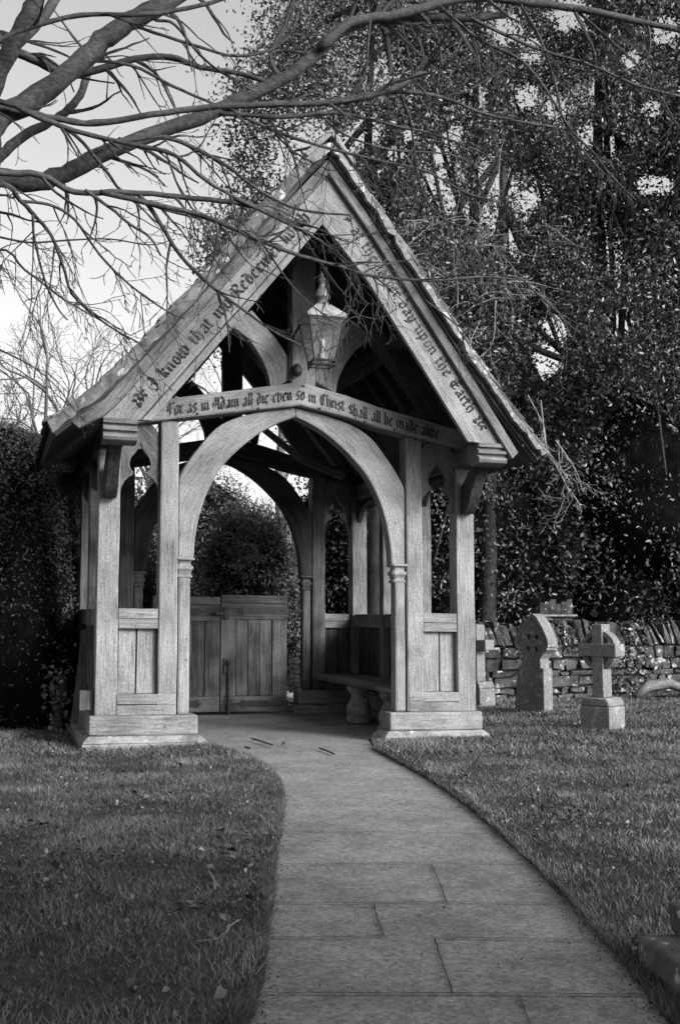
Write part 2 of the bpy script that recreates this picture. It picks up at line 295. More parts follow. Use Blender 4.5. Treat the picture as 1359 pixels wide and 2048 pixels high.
# ------------------------------------------------------------------ blackletter, written with a broad pen
Mn = lambda x, t=4.5, bt=.5: [(x-.5, t+.2), (x, t-.5), (x, bt+.5), (x+.55, bt)]
GL = {
 'i': (1.9, [Mn(0), [(-.2, 6.2), (.5, 6.8)]]), 'n': (3.9, [Mn(0), [(0, 3.9), (1.5, 4.9)], Mn(2)]), 'u': (3.9, [Mn(0), Mn(2), [(.5, .5), (1.9, 1.4)]]),
 'm': (5.9, [Mn(0), [(0, 3.9), (1.5, 4.9)], Mn(2), [(2, 3.9), (3.5, 4.9)], Mn(4)]), 'r': (2.6, [Mn(0), [(0, 3.8), (1, 4.9), (1.6, 4.2)]]),
 'o': (3.6, [[(0, 1), (0, 4), (1, 5), (2, 4), (2, 1), (1, .1), (0, 1)]]), 'e': (3.4, [[(2, 1), (1, .1), (0, 1), (0, 4), (1, 5), (2, 4.1), (.3, 2.6)]]),
 'c': (3.0, [[(1.8, .9), (1, .1), (0, 1), (0, 4), (1, 5), (1.7, 4.3)]]), 'a': (3.9, [[(.2, 4.3), (1, 5), (2, 4.2), (2, 1), (2.5, .5)], [(2, 2.9), (.9, 2.6), (0, 1.7), (0, .9), (.7, .2), (2, 1.3)]]),
 'd': (3.7, [[(0, 1), (0, 4), (1, 5), (2, 4), (2, 1), (1, .1), (0, 1)], [(2, 4), (1.2, 5.9), (-.4, 6.9)]]), 's': (3.5, [[(2, 4.3), (1, 5), (0, 4.3), (0, 3.3), (2, 2), (2, 1), (1, .1), (0, .8)]]),
 'h': (3.8, [Mn(0, 7), [(0, 3.8), (1.3, 4.9), (2, 4), (2, .8), (1.1, -.9)]]), 'l': (1.8, [Mn(0, 7)]), 'b': (3.7, [[(-.5, 7.2), (0, 6.5), (0, 1), (1, .1), (2, 1), (2, 4), (1, 5), (0, 4)]]),
 't': (2.5, [[(-.3, 6), (0, 5.4), (0, 1), (.6, .3), (1.2, .8)], [(-.7, 4.6), (1.1, 4.6)]]), 'k': (3.6, [Mn(0, 7), [(0, 3.7), (1.2, 5), (1.9, 4.2), (.5, 2.8)], [(.6, 2.8), (1.6, 1.2), (2.3, .5)]]),
 'w': (5.9, [[(-.4, 5.2), (0, 4.3), (0, 1), (1, .1), (2, 1)], [(1.6, 5.2), (2, 4.3), (2, 1), (3, .1), (4, 1.4), (4, 4), (3.2, 5)]]), 'v': (3.8, [[(-.4, 5.6), (0, 4.4), (0, 1), (1, .1), (2, 1.2), (2, 4), (1.2, 5)]]),
 'y': (3.8, [[(-.4, 5), (0, 4.3), (0, 1), (1, .1), (2, 1)], [(1.6, 5), (2, 4.3), (2, 0), (1, -1.4), (0, -1.6)]]), 'p': (3.8, [[(-.4, 5), (0, 4.3), (0, -1.8)], [(0, 3.8), (1, 5), (2, 4), (2, 1), (1, .1), (0, .8)]]),
 'F': (4.6, [[(0, 7), (1, 6), (1, .8), (.2, -.2)], [(1, 6.2), (2.6, 7), (3.9, 6.3)], [(1, 3.6), (3.1, 3.9)], [(-.6, 5.6), (-.6, 2.2)]]), 'A': (5.2, [[(-.4, 6), (.6, 7), (1.6, 6.2), (3.4, 6.8)], [(3, 6.6), (3.2, 1), (3.9, .4)], [(1.4, 6), (1.2, 2), (0, .4)], [(1.2, 3.2), (3, 3.2)], [(-.6, 4.6), (-.6, 1.6)]]),
 'C': (5.0, [[(3.4, 6), (2, 7), (.2, 5.6), (0, 2.4), (1.2, .3), (3.2, 1.2)], [(1.7, 6.4), (1.7, 1.2)], [(-.8, 3.4), (2.6, 3.9)]]), 'I': (3.6, [[(-.6, 6), (.6, 7), (1.5, 6.2), (1.4, 1), (.2, -.6), (-.8, .2)], [(-.6, 3.6), (2, 3.9)]]),
 'R': (5.2, [[(0, 6.6), (.9, 6.2), (.9, .8), (0, -.2)], [(.9, 6.2), (2.3, 7), (3.4, 5.8), (3.2, 4.4), (1.2, 3.6)], [(1.6, 3.6), (3, 1.4), (4, .4)], [(-.7, 5), (-.7, 2)]]), 'K': (5, [[(0, 7), (.8, 6.2), (.8, .8), (0, -.2)], [(.8, 3.8), (2.6, 6.8), (3.4, 6)], [(1.4, 3.8), (2.8, 1.4), (3.8, .4)]]),
 'E': (5.2, [[(3.4, 6.2), (1.8, 7), (.1, 5.4), (0, 2.2), (1.2, .2), (3.4, 1.2)], [(.6, 3.9), (3.2, 4.1)], [(1.6, 6.6), (1.6, .6)]]), '&': (3.8, [[(0, 4.6), (1.4, 5), (1.2, 2.6), (.2, .6)], [(-.2, 2.8), (2, 2.8)]]),
 '*': (8.2, [[(0, 5.6), (1.2, 4), (.2, 2), (1.8, .6), (3.2, 2), (2.4, 4), (3.4, 5.8)], [(1.2, 5.6), (2.4, 6.6), (3.8, 4.6), (5, 6.2)], [(3.4, 1), (4.6, 3.4), (6, 1.4)], [(4.6, 3.4), (5.6, 5.4), (6.8, 4.4)], [(0, 1), (.8, 0)]]), ' ': (2.6, []),
}
def lettering(text, org, dx, up, v, size, parent, bend=None, pen=1.15):
    """org, dx, up in the (u, z) plane; returns one mesh of pen strokes, 3 mm proud"""
    tot = sum(GL[c][0] for c in text); b = MB(); x = 0; a = math.radians(42); nv = np.array([math.cos(a), math.sin(a)])*pen*.5
    org = np.array(org); dx = np.array(dx)/np.linalg.norm(dx); up = np.array(up)/np.linalg.norm(up); sx, sz = size
    sx = sx/tot
    def P(p):
        X = p[0]*sx; Z = p[1]*sz
        if bend is None: q = org+dx*X+up*Z
        else: q = bend(X, Z)
        return q
    for c in text:
        for st in GL[c][1]:
            for (p0, p1) in zip(st[:-1], st[1:]):
                p0 = np.array(p0, float)+[x, 0]; p1 = np.array(p1, float)+[x, 0]
                c4 = [P(p0-nv), P(p0+nv), P(p1+nv), P(p1-nv)]
                vv = [(q[0], v, q[1]) for q in c4]+[(q[0], v+.012, q[1]) for q in c4]
                b.add(vv, [(0, 1, 2, 3), (4, 7, 6, 5), (0, 4, 5, 1), (1, 5, 6, 2), (2, 6, 7, 3), (3, 7, 4, 0)])
        x += GL[c][0]
    # tiny offsets keep crossing strokes off one plane
    b.v = [(x_, y_-.0012*((i//8) % 5)*.5, z_) for i, (x_, y_, z_) in enumerate(b.v)]
    return b.build('lettering', M['ink'], parent, shear=True)

# ------------------------------------------------------------------ the lychgate
G = empty('lychgate', (GX, GY, 0), GYAW, label='open timber lychgate with steep tiled gable roof and carved verse lettering, standing across the path', cat='lychgate')
def part(b, name, m='oak', parent=None, bevel=.006, **k): return b.build(name, M[m], parent or G, bevel=bevel, shear=True, **k)
DEP = 3.2
def mir(f): return (lambda v: v) if not f else (lambda v: DEP-v)
def rng2(v0, v1, back): return (v0, v1) if not back else (DEP-v1, DEP-v0)
# stone plinths and timber sills, front returns and side runs
for sgn in (-1, 1):
    for back in (0, 1):
        b = MB(); u0, u1 = sorted((sgn*.77, sgn*1.79)); v0, v1 = rng2(-.10, .26, back)
        prof = [(u0, -.12), (u1, -.12), (u1, .045), (u1-sgn*0, .045), (u1-.05, .10), (u0+.05, .10), (u0, .045)]
        for (q0, q1, z0, z1, i0) in ((v0, v1, -.12, .045, 0), ): b.box(u0, u1, q0, q1, z0, z1, 0, 6, .012)
        # weathered slope on top
        i = .055; lo = [(u0, v0), (u1, v0), (u1, v1), (u0, v1)]; hi_ = [(u0+i, v0+i), (u1-i, v0+i), (u1-i, v1-i), (u0+i, v1-i)]
        b.add([(p[0], p[1], .0455) for p in lo]+[(p[0], p[1], .10) for p in hi_], [(0, 1, 5, 4), (1, 2, 6, 5), (2, 3, 7, 6), (3, 0, 4, 7), (4, 5, 6, 7), (3, 2, 1, 0)])
        part(b, 'stone_plinth', 'stone', bevel=.012)
        b = MB(); v0, v1 = rng2(-.035, .20, back); u0, u1 = sorted((sgn*.845, sgn*1.73)); part(b.box(u0, u1, v0, v1, .102, .262, 0, jit=.01), 'sill_beam', bevel=.016)
    b = MB(); u0, u1 = sorted((sgn*1.45, sgn*1.78)); part(b.box(u0, u1, .262, DEP-.262, -.12, .085, 1, jit=.015), 'stone_plinth', 'stone', bevel=.012)
    b = MB(); u0, u1 = sorted((sgn*1.50, sgn*1.71)); part(b.box(u0, u1, .202, DEP-.202, .087, .255, 1, jit=.008), 'sill_beam', bevel=.012)
# the two cross frames
def arcpts(P, n=6): return catmull(P, n)
IN = [(.887, 1.565), (.872, 1.75), (.835, 1.95), (.765, 2.15), (.66, 2.34), (.52, 2.50), (.34, 2.655), (.16, 2.765), (0, 2.835)]
OUT = [(1.018, 1.565), (1.018, 1.75), (1.018, 1.95), (1.018, 2.15), (1.0, 2.28), (.86, 2.50), (.66, 2.72), (.36, 2.845), (0, 2.915)]
def tie_mid(u): return 3.03-.235*abs(u)/1.2 if True else 0
for back in (0, 1):  # rear frame takes darker oaks; the roof's shade is put into their colour
    for sgn in (-1, 1):
        def ub(a, c): return sorted((sgn*a, sgn*c))
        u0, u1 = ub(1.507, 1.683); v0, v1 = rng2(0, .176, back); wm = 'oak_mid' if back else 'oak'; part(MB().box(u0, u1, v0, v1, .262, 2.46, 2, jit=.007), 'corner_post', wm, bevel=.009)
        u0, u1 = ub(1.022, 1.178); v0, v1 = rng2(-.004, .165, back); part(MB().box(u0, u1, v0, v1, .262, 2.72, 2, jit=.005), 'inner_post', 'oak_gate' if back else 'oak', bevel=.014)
        # colonnette with its moulded capital
        u0, u1 = ub(.913, 1.014); v0, v1 = rng2(.012, .14, back)
        col = part(MB().box(u0, u1, v0, v1, .262, 1.405, 2, jit=.003), 'colonnette', 'oak_gate' if back else 'oak', bevel=.02)
        b = MB(); cu = sgn*.963; cv = (v0+v1)/2
        b.lathe([(.052, 1.395), (.066, 1.40), (.068, 1.415), (.058, 1.425), (.056, 1.44), (.066, 1.462), (.074, 1.475), (.072, 1.492), (.056, 1.51), (.054, 1.525), (.064, 1.54), (.084, 1.548), (.086, 1.563), (.07, 1.569)], cu, cv, 24, sq=True)
        b.build('capital', M['oak_gate' if back else 'oak'], col, shear=True, bevel=.003)
        A = arcpts([(sgn*x, z) for x, z in IN]); B = arcpts([(sgn*x, z) for x, z in OUT]); v0, v1 = rng2(.02, .16, back)
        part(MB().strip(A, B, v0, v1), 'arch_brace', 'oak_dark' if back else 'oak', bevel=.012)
        # panels, rails and ogee head between corner post and inner post
        u0, u1 = ub(1.180, 1.505); v0, v1 = rng2(.02, .14, back)
        lv0, lv1 = rng2(-.008, .12, back); lu0, lu1 = ub(1.035 if not back else 1.18, 1.512)
        part(MB().box(lu0, lu1, lv0, lv1, .264, .345, 0, jit=.003), 'low_rail', wm, bevel=.006); part(MB().box(lu0, lu1, lv0, lv1, .349, .432, 0, jit=.003), 'low_rail', wm, bevel=.006)
        rv0, rv1 = rng2(.004, .12, back); part(MB().box(u0, u1, rv0, rv1, .968, 1.046, 0, jit=.003), 'middle_rail', wm, bevel=.006); part(MB().box(u0, u1, rv0, rv1, 1.049, 1.133, 0, jit=.003), 'middle_rail', wm, bevel=.006)
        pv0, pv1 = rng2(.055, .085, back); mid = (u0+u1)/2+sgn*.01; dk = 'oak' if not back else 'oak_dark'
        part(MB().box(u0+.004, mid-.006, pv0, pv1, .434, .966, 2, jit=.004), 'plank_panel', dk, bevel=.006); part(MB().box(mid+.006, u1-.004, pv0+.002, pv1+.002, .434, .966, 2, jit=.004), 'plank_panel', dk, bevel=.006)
        part(MB().box(u0, u1, (pv0+pv1)/2+.02, (pv0+pv1)/2+.03, .434, .966, 2), 'panel_backing', 'core', bevel=0)
        hv0, hv1 = rng2(.04, .09, back); uc = (u0+u1)/2; H = .163; OP = [(-H, 2.06), (-.155, 2.13), (-.13, 2.19), (-.09, 2.232), (-.062, 2.243), (-.052, 2.268), (-.078, 2.30), (-.09, 2.345), (-.076, 2.395), (-.04, 2.44), (-.014, 2.475), (0, 2.525)]
        OT = [(-H, 2.05), (-H, 2.14), (-H, 2.2), (-H, 2.24), (-H, 2.27), (-H, 2.3), (-H, 2.34), (-H, 2.39), (-H, 2.48), (-H, 2.60), (-.10, 2.68), (0, 2.68)]
        b = MB(); b.strip([(uc+x, z) for x, z in OP], [(uc+x, z) for x, z in OT], hv0, hv1); b.strip([(uc-x, z) for x, z in OP], [(uc-x, z) for x, z in OT], hv0, hv1)
        part(b, 'ogee_head', 'oak_mid', bevel=.004)
    # cambered tie beam
    v0, v1 = rng2(-.05, .17, back)
    tu = [-1.62, -1.3, -1.0, -.7, -.4, -.15, .02, .2, .45, .75, 1.05, 1.35, 1.66]
    top = lambda u: 3.135-.245*abs(u-.02)/1.2-(.02 if u > .5 else 0); bot = lambda u: 2.925-.215*abs(u-.02)/1.2-(.02 if u > .5 else 0)
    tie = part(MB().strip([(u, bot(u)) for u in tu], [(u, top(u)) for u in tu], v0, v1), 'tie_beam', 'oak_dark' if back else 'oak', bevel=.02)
    if not back:
        def bend(X, Z):
            u = -1.12+X; return np.array([u+.0, (top(u)+bot(u))/2-.055+Z])
        lettering('For as in Adam all die even so in Christ shall all be made alive', (0, 0), (1, 0), (0, 1), -.0575, (2.46, .0155), tie, bend)
        for (u, z) in ((-.88, 2.79), (-.35, 2.872), (-.06, 2.885), (.05, 3.10), (.20, 2.91), (.62, 2.82), (.9, 2.765), (1.1, 2.69), (-.72, 2.92), (-1.0, 2.74)):
            b = MB(); b.lathe([(.010, -.004), (.010, .012), (.006, .014)], 0, 0, 8); b.v = [(u+x, -.052-z_+.004, z+y) for x, y, z_ in b.v]; b.build('peg', M['iron'], tie, shear=True)
    # king post and the curved braces beside it
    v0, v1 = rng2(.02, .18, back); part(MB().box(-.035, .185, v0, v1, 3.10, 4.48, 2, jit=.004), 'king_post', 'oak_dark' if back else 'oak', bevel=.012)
    v0, v1 = rng2(.035, .15, back)
    for sgn in (-1, 1):
        o = .075
        A = arcpts([(o+sgn*.105, 3.17), (o+sgn*.125, 3.32), (o+sgn*.21, 3.47), (o+sgn*.34, 3.62), (o+sgn*.47, 3.76)]); B = arcpts([(o+sgn*.30, 3.065), (o+sgn*.325, 3.20), (o+sgn*.40, 3.36), (o+sgn*.51, 3.50), (o+sgn*.66, 3.60)])
        part(MB().strip(A, B, v0, v1), 'curved_brace', 'oak_dark' if back else 'oak', bevel=.01)
        # principal rafters
        v0r, v1r = rng2(.03, .17, back); P0 = (sgn*1.66, 2.66); P1 = (.09, 4.62)
        d = np.array([P1[0]-P0[0], P1[1]-P0[1]]); d /= np.linalg.norm(d); nn = np.array([-d[1], d[0]])*(-1 if sgn > 0 else 1)*-1
        if nn[1] > 0: nn = -nn
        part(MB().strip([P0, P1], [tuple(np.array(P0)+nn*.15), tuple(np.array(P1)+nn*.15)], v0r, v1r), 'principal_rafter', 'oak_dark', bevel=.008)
# corbels, wall plates, brackets
for sgn in (-1, 1):
    def ub(a, c): return sorted((sgn*a, sgn*c))
    u0, u1 = ub(1.50, 1.69); part(MB().box(u0, u1, -.47, DEP+.47, 2.464, 2.62, 1, 20, .006), 'wall_plate', 'oak_gate', bevel=.01)
    for back in (0, 1):
        u0, u1 = ub(1.45, 1.715); f = mir(back)
        pr = [(-.625, 2.60), (-.625, 2.565), (-.595, 2.556), (-.595, 2.542), (-.628, 2.536), (-.628, 2.508), (-.595, 2.50), (-.595, 2.488), (-.625, 2.478), (-.64, 2.455), (-.628, 2.43), (-.595, 2.416), (-.48, 2.41), (-.40, 2.44), (-.40, 2.60)]
        pts = [(f(a), z) for a, z in pr]; b = MB(); b.prism(pts, u0, u1, 0); part(b, 'corbel', 'oak_mid', bevel=.003)
        # curved bracket from the post up under the plate
        A = catmull([(f(-.45), 2.425), (f(-.36), 2.36), (f(-.27), 2.24), (f(-.17), 2.10), (f(-.085), 2.035)], 5); B = catmull([(f(-.30), 2.463), (f(-.22), 2.42), (f(-.11), 2.34), (f(-.005), 2.25), (f(-.001), 2.04)], 5)
        b = MB(); n = len(A); u0, u1 = ub(1.545, 1.65)
        vs_ = [p for i in range(n) for p in ((u0, *A[i]), (u0, *B[i]), (u1, *B[i]), (u1, *A[i]))]
        fs = [(3, 2, 1, 0), (4*n-4, 4*n-3, 4*n-2, 4*n-1)]+[(4*i+j, 4*i+(j+1) % 4, 4*i+4+(j+1) % 4, 4*i+4+j) for i in range(n-1) for j in range(4)]
        b.add(vs_, fs, [(p[2], p[1], p[0]) for p in vs_]); part(b, 'plate_bracket', 'oak_dark', bevel=.008)
    # side walls: studs, rails, planks
    u0, u1 = ub(1.515, 1.67)
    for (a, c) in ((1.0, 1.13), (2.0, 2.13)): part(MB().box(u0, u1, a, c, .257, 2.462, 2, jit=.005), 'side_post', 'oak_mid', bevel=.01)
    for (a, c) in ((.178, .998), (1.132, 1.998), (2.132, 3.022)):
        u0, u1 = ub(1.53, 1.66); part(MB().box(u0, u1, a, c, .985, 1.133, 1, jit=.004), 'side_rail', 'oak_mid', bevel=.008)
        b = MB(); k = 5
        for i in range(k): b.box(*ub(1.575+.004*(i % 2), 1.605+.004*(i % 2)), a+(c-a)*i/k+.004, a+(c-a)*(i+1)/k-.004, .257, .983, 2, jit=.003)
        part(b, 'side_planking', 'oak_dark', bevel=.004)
        # little arched heads to the side openings
        b = MB(); m_ = (a+c)/2; hw = (c-a)/2
        A = [(m_-hw+hw*2*t/12, 2.2+.22*math.sin(PI*t/12)**.6) for t in range(13)]; b2 = [(p[0], 2.461) for p in A]
        n = len(A); u0, u1 = ub(1.57, 1.62); vs_ = [p for i in range(n) for p in ((u0, *A[i]), (u0, *b2[i]), (u1, *b2[i]), (u1, *A[i]))]
        fs = [(3, 2, 1, 0), (4*n-4, 4*n-3, 4*n-2, 4*n-1)]+[(4*i+j, 4*i+(j+1) % 4, 4*i+4+(j+1) % 4, 4*i+4+j) for i in range(n-1) for j in range(4)]
        b.add(vs_, fs, [(p[1], p[2], p[0]) for p in vs_]); part(b, 'side_head', 'oak_dark', bevel=.004)
# roof profile (u, z) measured on the verge, left and right of the ridge
RL = [(.10, 5.03), (-.10, 4.86), (-.58, 4.25), (-.97, 3.74), (-1.37, 3.25), (-1.76, 2.82), (-2.13, 2.50)]
RR = [(.10, 5.03), (.20, 4.93), (.54, 4.50), (.95, 3.93), (1.355, 3.37), (1.69, 2.93), (2.05, 2.52)]
def offs(P, d, sgn):
    P = np.array(P); T = unit(np.gradient(P, axis=0)); N_ = np.stack([-T[:, 1], T[:, 0]], 1)
    if N_[1][1] > 0: N_ = -N_
    return P+N_*d
VF, VB = -.70, DEP+.70
for sgn, R in ((-1, RL), (1, RR)):
    c = catmull(R, 8); c2 = offs(c, .03, sgn); c3 = offs(c, .075, sgn)
    c2[0] = (.10, c2[0][1]-.02); c3[0] = (.10, c3[0][1]-.05)
    rf = part(MB().strip(c3, c2, VF+.04, VB-.04), 'roof', 'oak_dark', bevel=0)      # boarding under the tiles
    # courses of stone tiles, thick, uneven, lapped
    seg = np.concatenate([[0], np.cumsum(np.linalg.norm(np.diff(c, axis=0), axis=1))]); L = seg[-1]
    b = MB(); step = .165; ncr = int(L/step)
    for r in range(ncr+1):
        s1 = min(L, .05+(r+1)*L/(ncr+.6)); s0 = max(0, s1-.27)
        p1 = np.array([np.interp(s1, seg, c[:, 0]), np.interp(s1, seg, c[:, 1])]); p0 = np.array([np.interp(s0, seg, c[:, 0]), np.interp(s0, seg, c[:, 1])]); d = p1-p0; ln = np.linalg.norm(d); d /= ln; nn = np.array([-d[1], d[0]]); nn *= 1 if nn[1] > 0 else -1
        v = VF-.02+random.uniform(0, .02)
        while v < VB:
            wd = random.uniform(.12, .26); v1_ = min(VB+.01, v+wd); th = random.uniform(.014, .026); jl = random.uniform(-.02, .02); li = random.uniform(.0, .012)
            a = p0+nn*.002; e = p1+d*jl+nn*(.02+li); f1, f2 = a+nn*th, e+nn*th
            e0 = e+nn*random.uniform(-.004, .004)
            vs_ = [(a[0], v, a[1]), (e[0], v, e[1]), (f2[0], v, f2[1]), (f1[0], v, f1[1]), (a[0], v1_-.005, a[1]), (e0[0]+d[0]*.01, v1_-.005, e0[1]), (f2[0], v1_-.005, f2[1]), (f1[0], v1_-.005, f1[1])]
            b.add(vs_, [(0, 1, 2, 3), (7, 6, 5, 4), (0, 4, 5, 1), (1, 5, 6, 2), (2, 6, 7, 3), (3, 7, 4, 0)]); v = v1_
    b.build('roof_tiles', M['tile'], rf, shear=True, bevel=.004, seg=1)
    # common rafters
    cr = offs(c, .078, sgn); cr2 = offs(c, .17, sgn); sel = slice(2, 36)
    for v in np.linspace(.45, DEP-.45, 7):
        part(MB().strip(cr[2:38:3], cr2[2:38:3], v-.04, v+.04), 'common_rafter', 'oak_dark', bevel=.004)
    part(MB().box(*sorted((sgn*.80+.06*(1 if sgn > 0 else 1), sgn*.92+.06)), -.5, DEP+.5, 3.48, 3.62, 1, jit=.006), 'purlin', 'oak_dark', bevel=.008)
    # bargeboards on both gables, with moulding strips; the front ones carry the verse
    O = [(.105, 4.83), (-.565, 4.05), (-1.17, 3.32), (-1.66, 2.70), (-1.765, 2.60)] if sgn < 0 else [(.105, 4.83), (.36, 4.505), (.715, 4.02), (1.215, 3.31), (1.695, 2.60)]
    I = [(.055, 4.37), (-.55, 3.60), (-1.03, 3.00), (-1.32, 2.64), (-1.35, 2.60)] if sgn < 0 else [(.055, 4.37), (.20, 4.22), (.47, 3.905), (.98, 3.17), (1.365, 2.60)]
    for back in (0, 1):
        v0, v1 = rng2(-.60, -.555, back)
        bb = part(MB().strip(I, O, v0, v1), 'bargeboard', 'oak', bevel=.006)
        Ia, Oa = np.array(I), np.array(O); m1 = Ia+(Oa-Ia)*.17; m0 = Ia-(Oa-Ia)*.02
        w0, w1 = rng2(-.618, -.598, back); MB().strip(m0, m1, w0, w1).build('edge_moulding', M['oak'], bb, bevel=.006, shear=True)
        for (fa, fb) in ((.172, .20), (.885, .91)): gw0, gw1 = rng2(-.6016, -.59, back); MB().strip(Ia+(Oa-Ia)*fa, Ia+(Oa-Ia)*fb, gw0, gw1).build('groove_shade', M['ink'], bb, shear=True)  # raised dark strip; the groove's shadow is painted, not cut
        m2 = Ia+(Oa-Ia)*.93; w0, w1 = rng2(-.645, -.55, back); oo = offs(O, -.065, sgn); oo[0] = (.105, 4.93)
        q = Oa[:]; e = np.array([[0, 0]]*len(O), float)
        ext = (oo[-1]-oo[-2]); ext /= np.linalg.norm(ext); oo2 = np.vstack([oo, oo[-1]+ext*.13]); q2 = np.vstack([m2, m2[-1]+ext*.16])
        if sgn < 0: oo2 = np.vstack([oo[:-1], [(-1.80, 2.68), (-1.965, 2.55)]]); q2 = np.vstack([m2[:-1], [(-1.72, 2.60), (-1.90, 2.50)]])
        MB().strip(q2, oo2, w0, w1).build('verge_moulding', M['oak_mid'], bb, bevel=.010, shear=True)
        w0, w1 = rng2(-.635, -.56, back); g1 = offs(c, .035, sgn)[::3]; g2 = offs(c, .095, sgn)[::3]; g1[0] = (.10, 4.97); g2[0] = (.10, 4.88)
        MB().strip(g2, g1, w0, w1).build('tile_fillet', M['oak_dark'], bb, bevel=.006, shear=True)  # dark oak puts the shaded gap below the tiles into colour
        g0 = offs(c, -.012 if sgn > 0 else -.02, sgn)[::3]; g3 = offs(c, .036 if sgn > 0 else .058, sgn)[::3]; w0, w1 = rng2(-.715, -.63, back); g0[0] = (.10, 5.04); g3[0] = (.10, 4.975)
        n_ = len(g0); q0 = catmull(g0, 4); q3 = catmull(g3, 4); q3 = q3+rng.normal(size=q3.shape)*.007; q0 = q0+rng.normal(size=q0.shape)*.005
        MB().strip(q3, q0, w0, w1).build('verge_slates', M['stone_edge' if sgn > 0 else 'tile'], rf, bevel=.004, shear=True)
        b = MB(); b.lathe([(.008, 0), (.008, .01)], 0, 0, 8); b.v = [((sgn*1.85)+x, -.66-z_, 2.59+y) for x, y, z_ in b.v]
        if not back:
            b.build('peg', M['iron'], bb, shear=True)
            if sgn < 0:
                lettering('* I know that my Redeemer liveth', (-1.43, 2.70), (1.47, 1.80), (-1.80, 1.47), -.6055, (2.22, .0150), bb)
            else:
                lettering('& at the latter day upon the Earth *', (.245, 4.43), (1.27, -1.785), (1.785, 1.27), -.6055, (2.16, .0145), bb)
# ridge stones
rd = MB(); v = VF-.03
while v < VB:
    v1_ = v+.40; j = random.uniform(-.006, .006)
    for sg, (a, z) in ((-1, (-.10, 4.885)), (1, (.29, 4.865))):
        o = np.array((.105, 5.10+j)); e = np.array((a, z+j)); d = unit(e-o); nn = np.array([-d[1], d[0]]); nn *= 1 if nn[1] > 0 else -1
        rd.strip([tuple(o+nn*0), tuple(e)], [(.105, 5.165+j), tuple(e+nn*.045)], v, min(v1_, VB+.03)-.006)
    v = v1_
part(rd, 'ridge_tiles', 'stone', bevel=.008)
part(MB().prism([(-.02, 4.90), (.23, 4.90), (.105, 5.06)], -.62, -.58, 1), 'gable_infill', 'oak_gate', bevel=0)
part(MB().strip([(.02, 2.98), (.45, 2.66), (.9, 2.5)], [(.10, 2.99), (.5, 2.71), (.95, 2.56)], 1.5, 1.56), 'inner_strut', 'oak_gate', bevel=.008)
# gate leaves hung in the far frame
def gate_leaf(u0, u1, ztop, hinge, v=3.0):
    s = v-.02; g = part(MB().box(u0, u1, s+.025, s+.04, .05, ztop-.04, 2, jit=.0), 'gate', 'oak_gate', bevel=0)
    def gp(x0, x1, z0, z1, ax, y0=s, y1=s+.06, nm='gate_rail', m='oak_gate'): MB().box(x0, x1, y0, y1, z0, z1, ax, jit=.002).build(nm, M[m], g, bevel=.005, shear=True)
    gp(u0, u1, ztop-.085, ztop, 0, s-.012, s+.07); gp(u0, u1, ztop-.27, ztop-.087, 0); gp(u0, u1, .03, .20, 0)
    gp(u0, u0+.17, .202, ztop-.272, 2, nm='gate_stile'); gp(u1-.17, u1, .202, ztop-.272, 2, nm='gate_stile')
    k = 3; a = u0+.175; c_ = u1-.175
    for i in range(k): gp(a+(c_-a)*i/k+.002, a+(c_-a)*(i+1)/k-.002, .204, ztop-.275, 2, s+.012+.003*(i % 2), s+.024, nm='gate_board')
    for z in (ztop-.17, .12):
        x0, x1 = (u1-.48, u1+.02) if hinge > 0 else (u0-.02, u0+.48)
        b = MB().box(x0, x1, s-.008, s-.0015, z-.034, z+.034, 0); tip = x0 if hinge > 0 else x1
        for (du, dz, r) in ((0, .0, .03), (-.025*hinge, .028, .018), (-.025*hinge, -.028, .018), (-.055*hinge, 0, .018)):
            c0 = MB(); c0.lathe([(r, 0), (r, .005)], 0, 0, 10); b.add([(tip+du+x, s-.0085-z_-.001, z+dz+y) for x, y, z_ in c0.v], c0.f)
        for i in range(5):
            c0 = MB(); c0.lathe([(.009, 0), (.006, .008)], 0, 0, 8); b.add([(x0+.06+i*.09+x, s-.009-z_, z+y) for x, y, z_ in c0.v], c0.f)
        b.build('strap_hinge', M['iron'], g, shear=True)
    return g
gR = gate_leaf(-.055, .705, 1.325, 1); gL = gate_leaf(-.815, -.062, 1.30, -1, v=3.012)
b = MB(); b.tube([(.03, 2.955, .55), (.03, 2.955, -.0)], .013, 8); b.box(-.02, .08, 2.962, 2.979, .46, .62, 2); b.box(-.01, .07, 2.962, 2.979, .12, .17, 2)
b.lathe([(.03, .56), (.034, .58), (.02, .60)], .03, 2.955, 8); b.build('drop_bolt', M['iron'], gR, shear=True)
b = MB(); b.box(-.14, .02, 2.95, 2.962, 1.10, 1.135, 0); b.tube([(-.11, 2.955, 1.12), (-.11, 2.93, 1.12)], .02, 8); b.box(-.02, .03, 2.955, 2.972, 1.05, 1.20, 2); b.build('latch', M['iron'], gR, shear=True)
for z in (1.155, .12):
    for sg in (-1, 1):
        b = MB(); x = .915*sg; b.tube([(x-.0*sg, 3.06, z), (x-.11*sg, 3.0, z), (x-.21*sg, 2.985, z)], .012, 6); b.build('hinge_pin', M['iron'], gR if sg > 0 else gL, shear=True)
# iron fittings on the left flank
b = MB(); b.tube([(-1.70, .30, .98), (-1.735, .30, .96), (-1.735, .30, .50), (-1.715, .30, .46)], .011, 6); b.box(-1.73, -1.69, .26, .34, .93, .985, 0)
part(b, 'iron_stay', 'iron', bevel=0)
part(MB().box(-1.80, -1.695, .06, .17, .30, .46, 2, jit=.004), 'side_block', 'oak_gate')

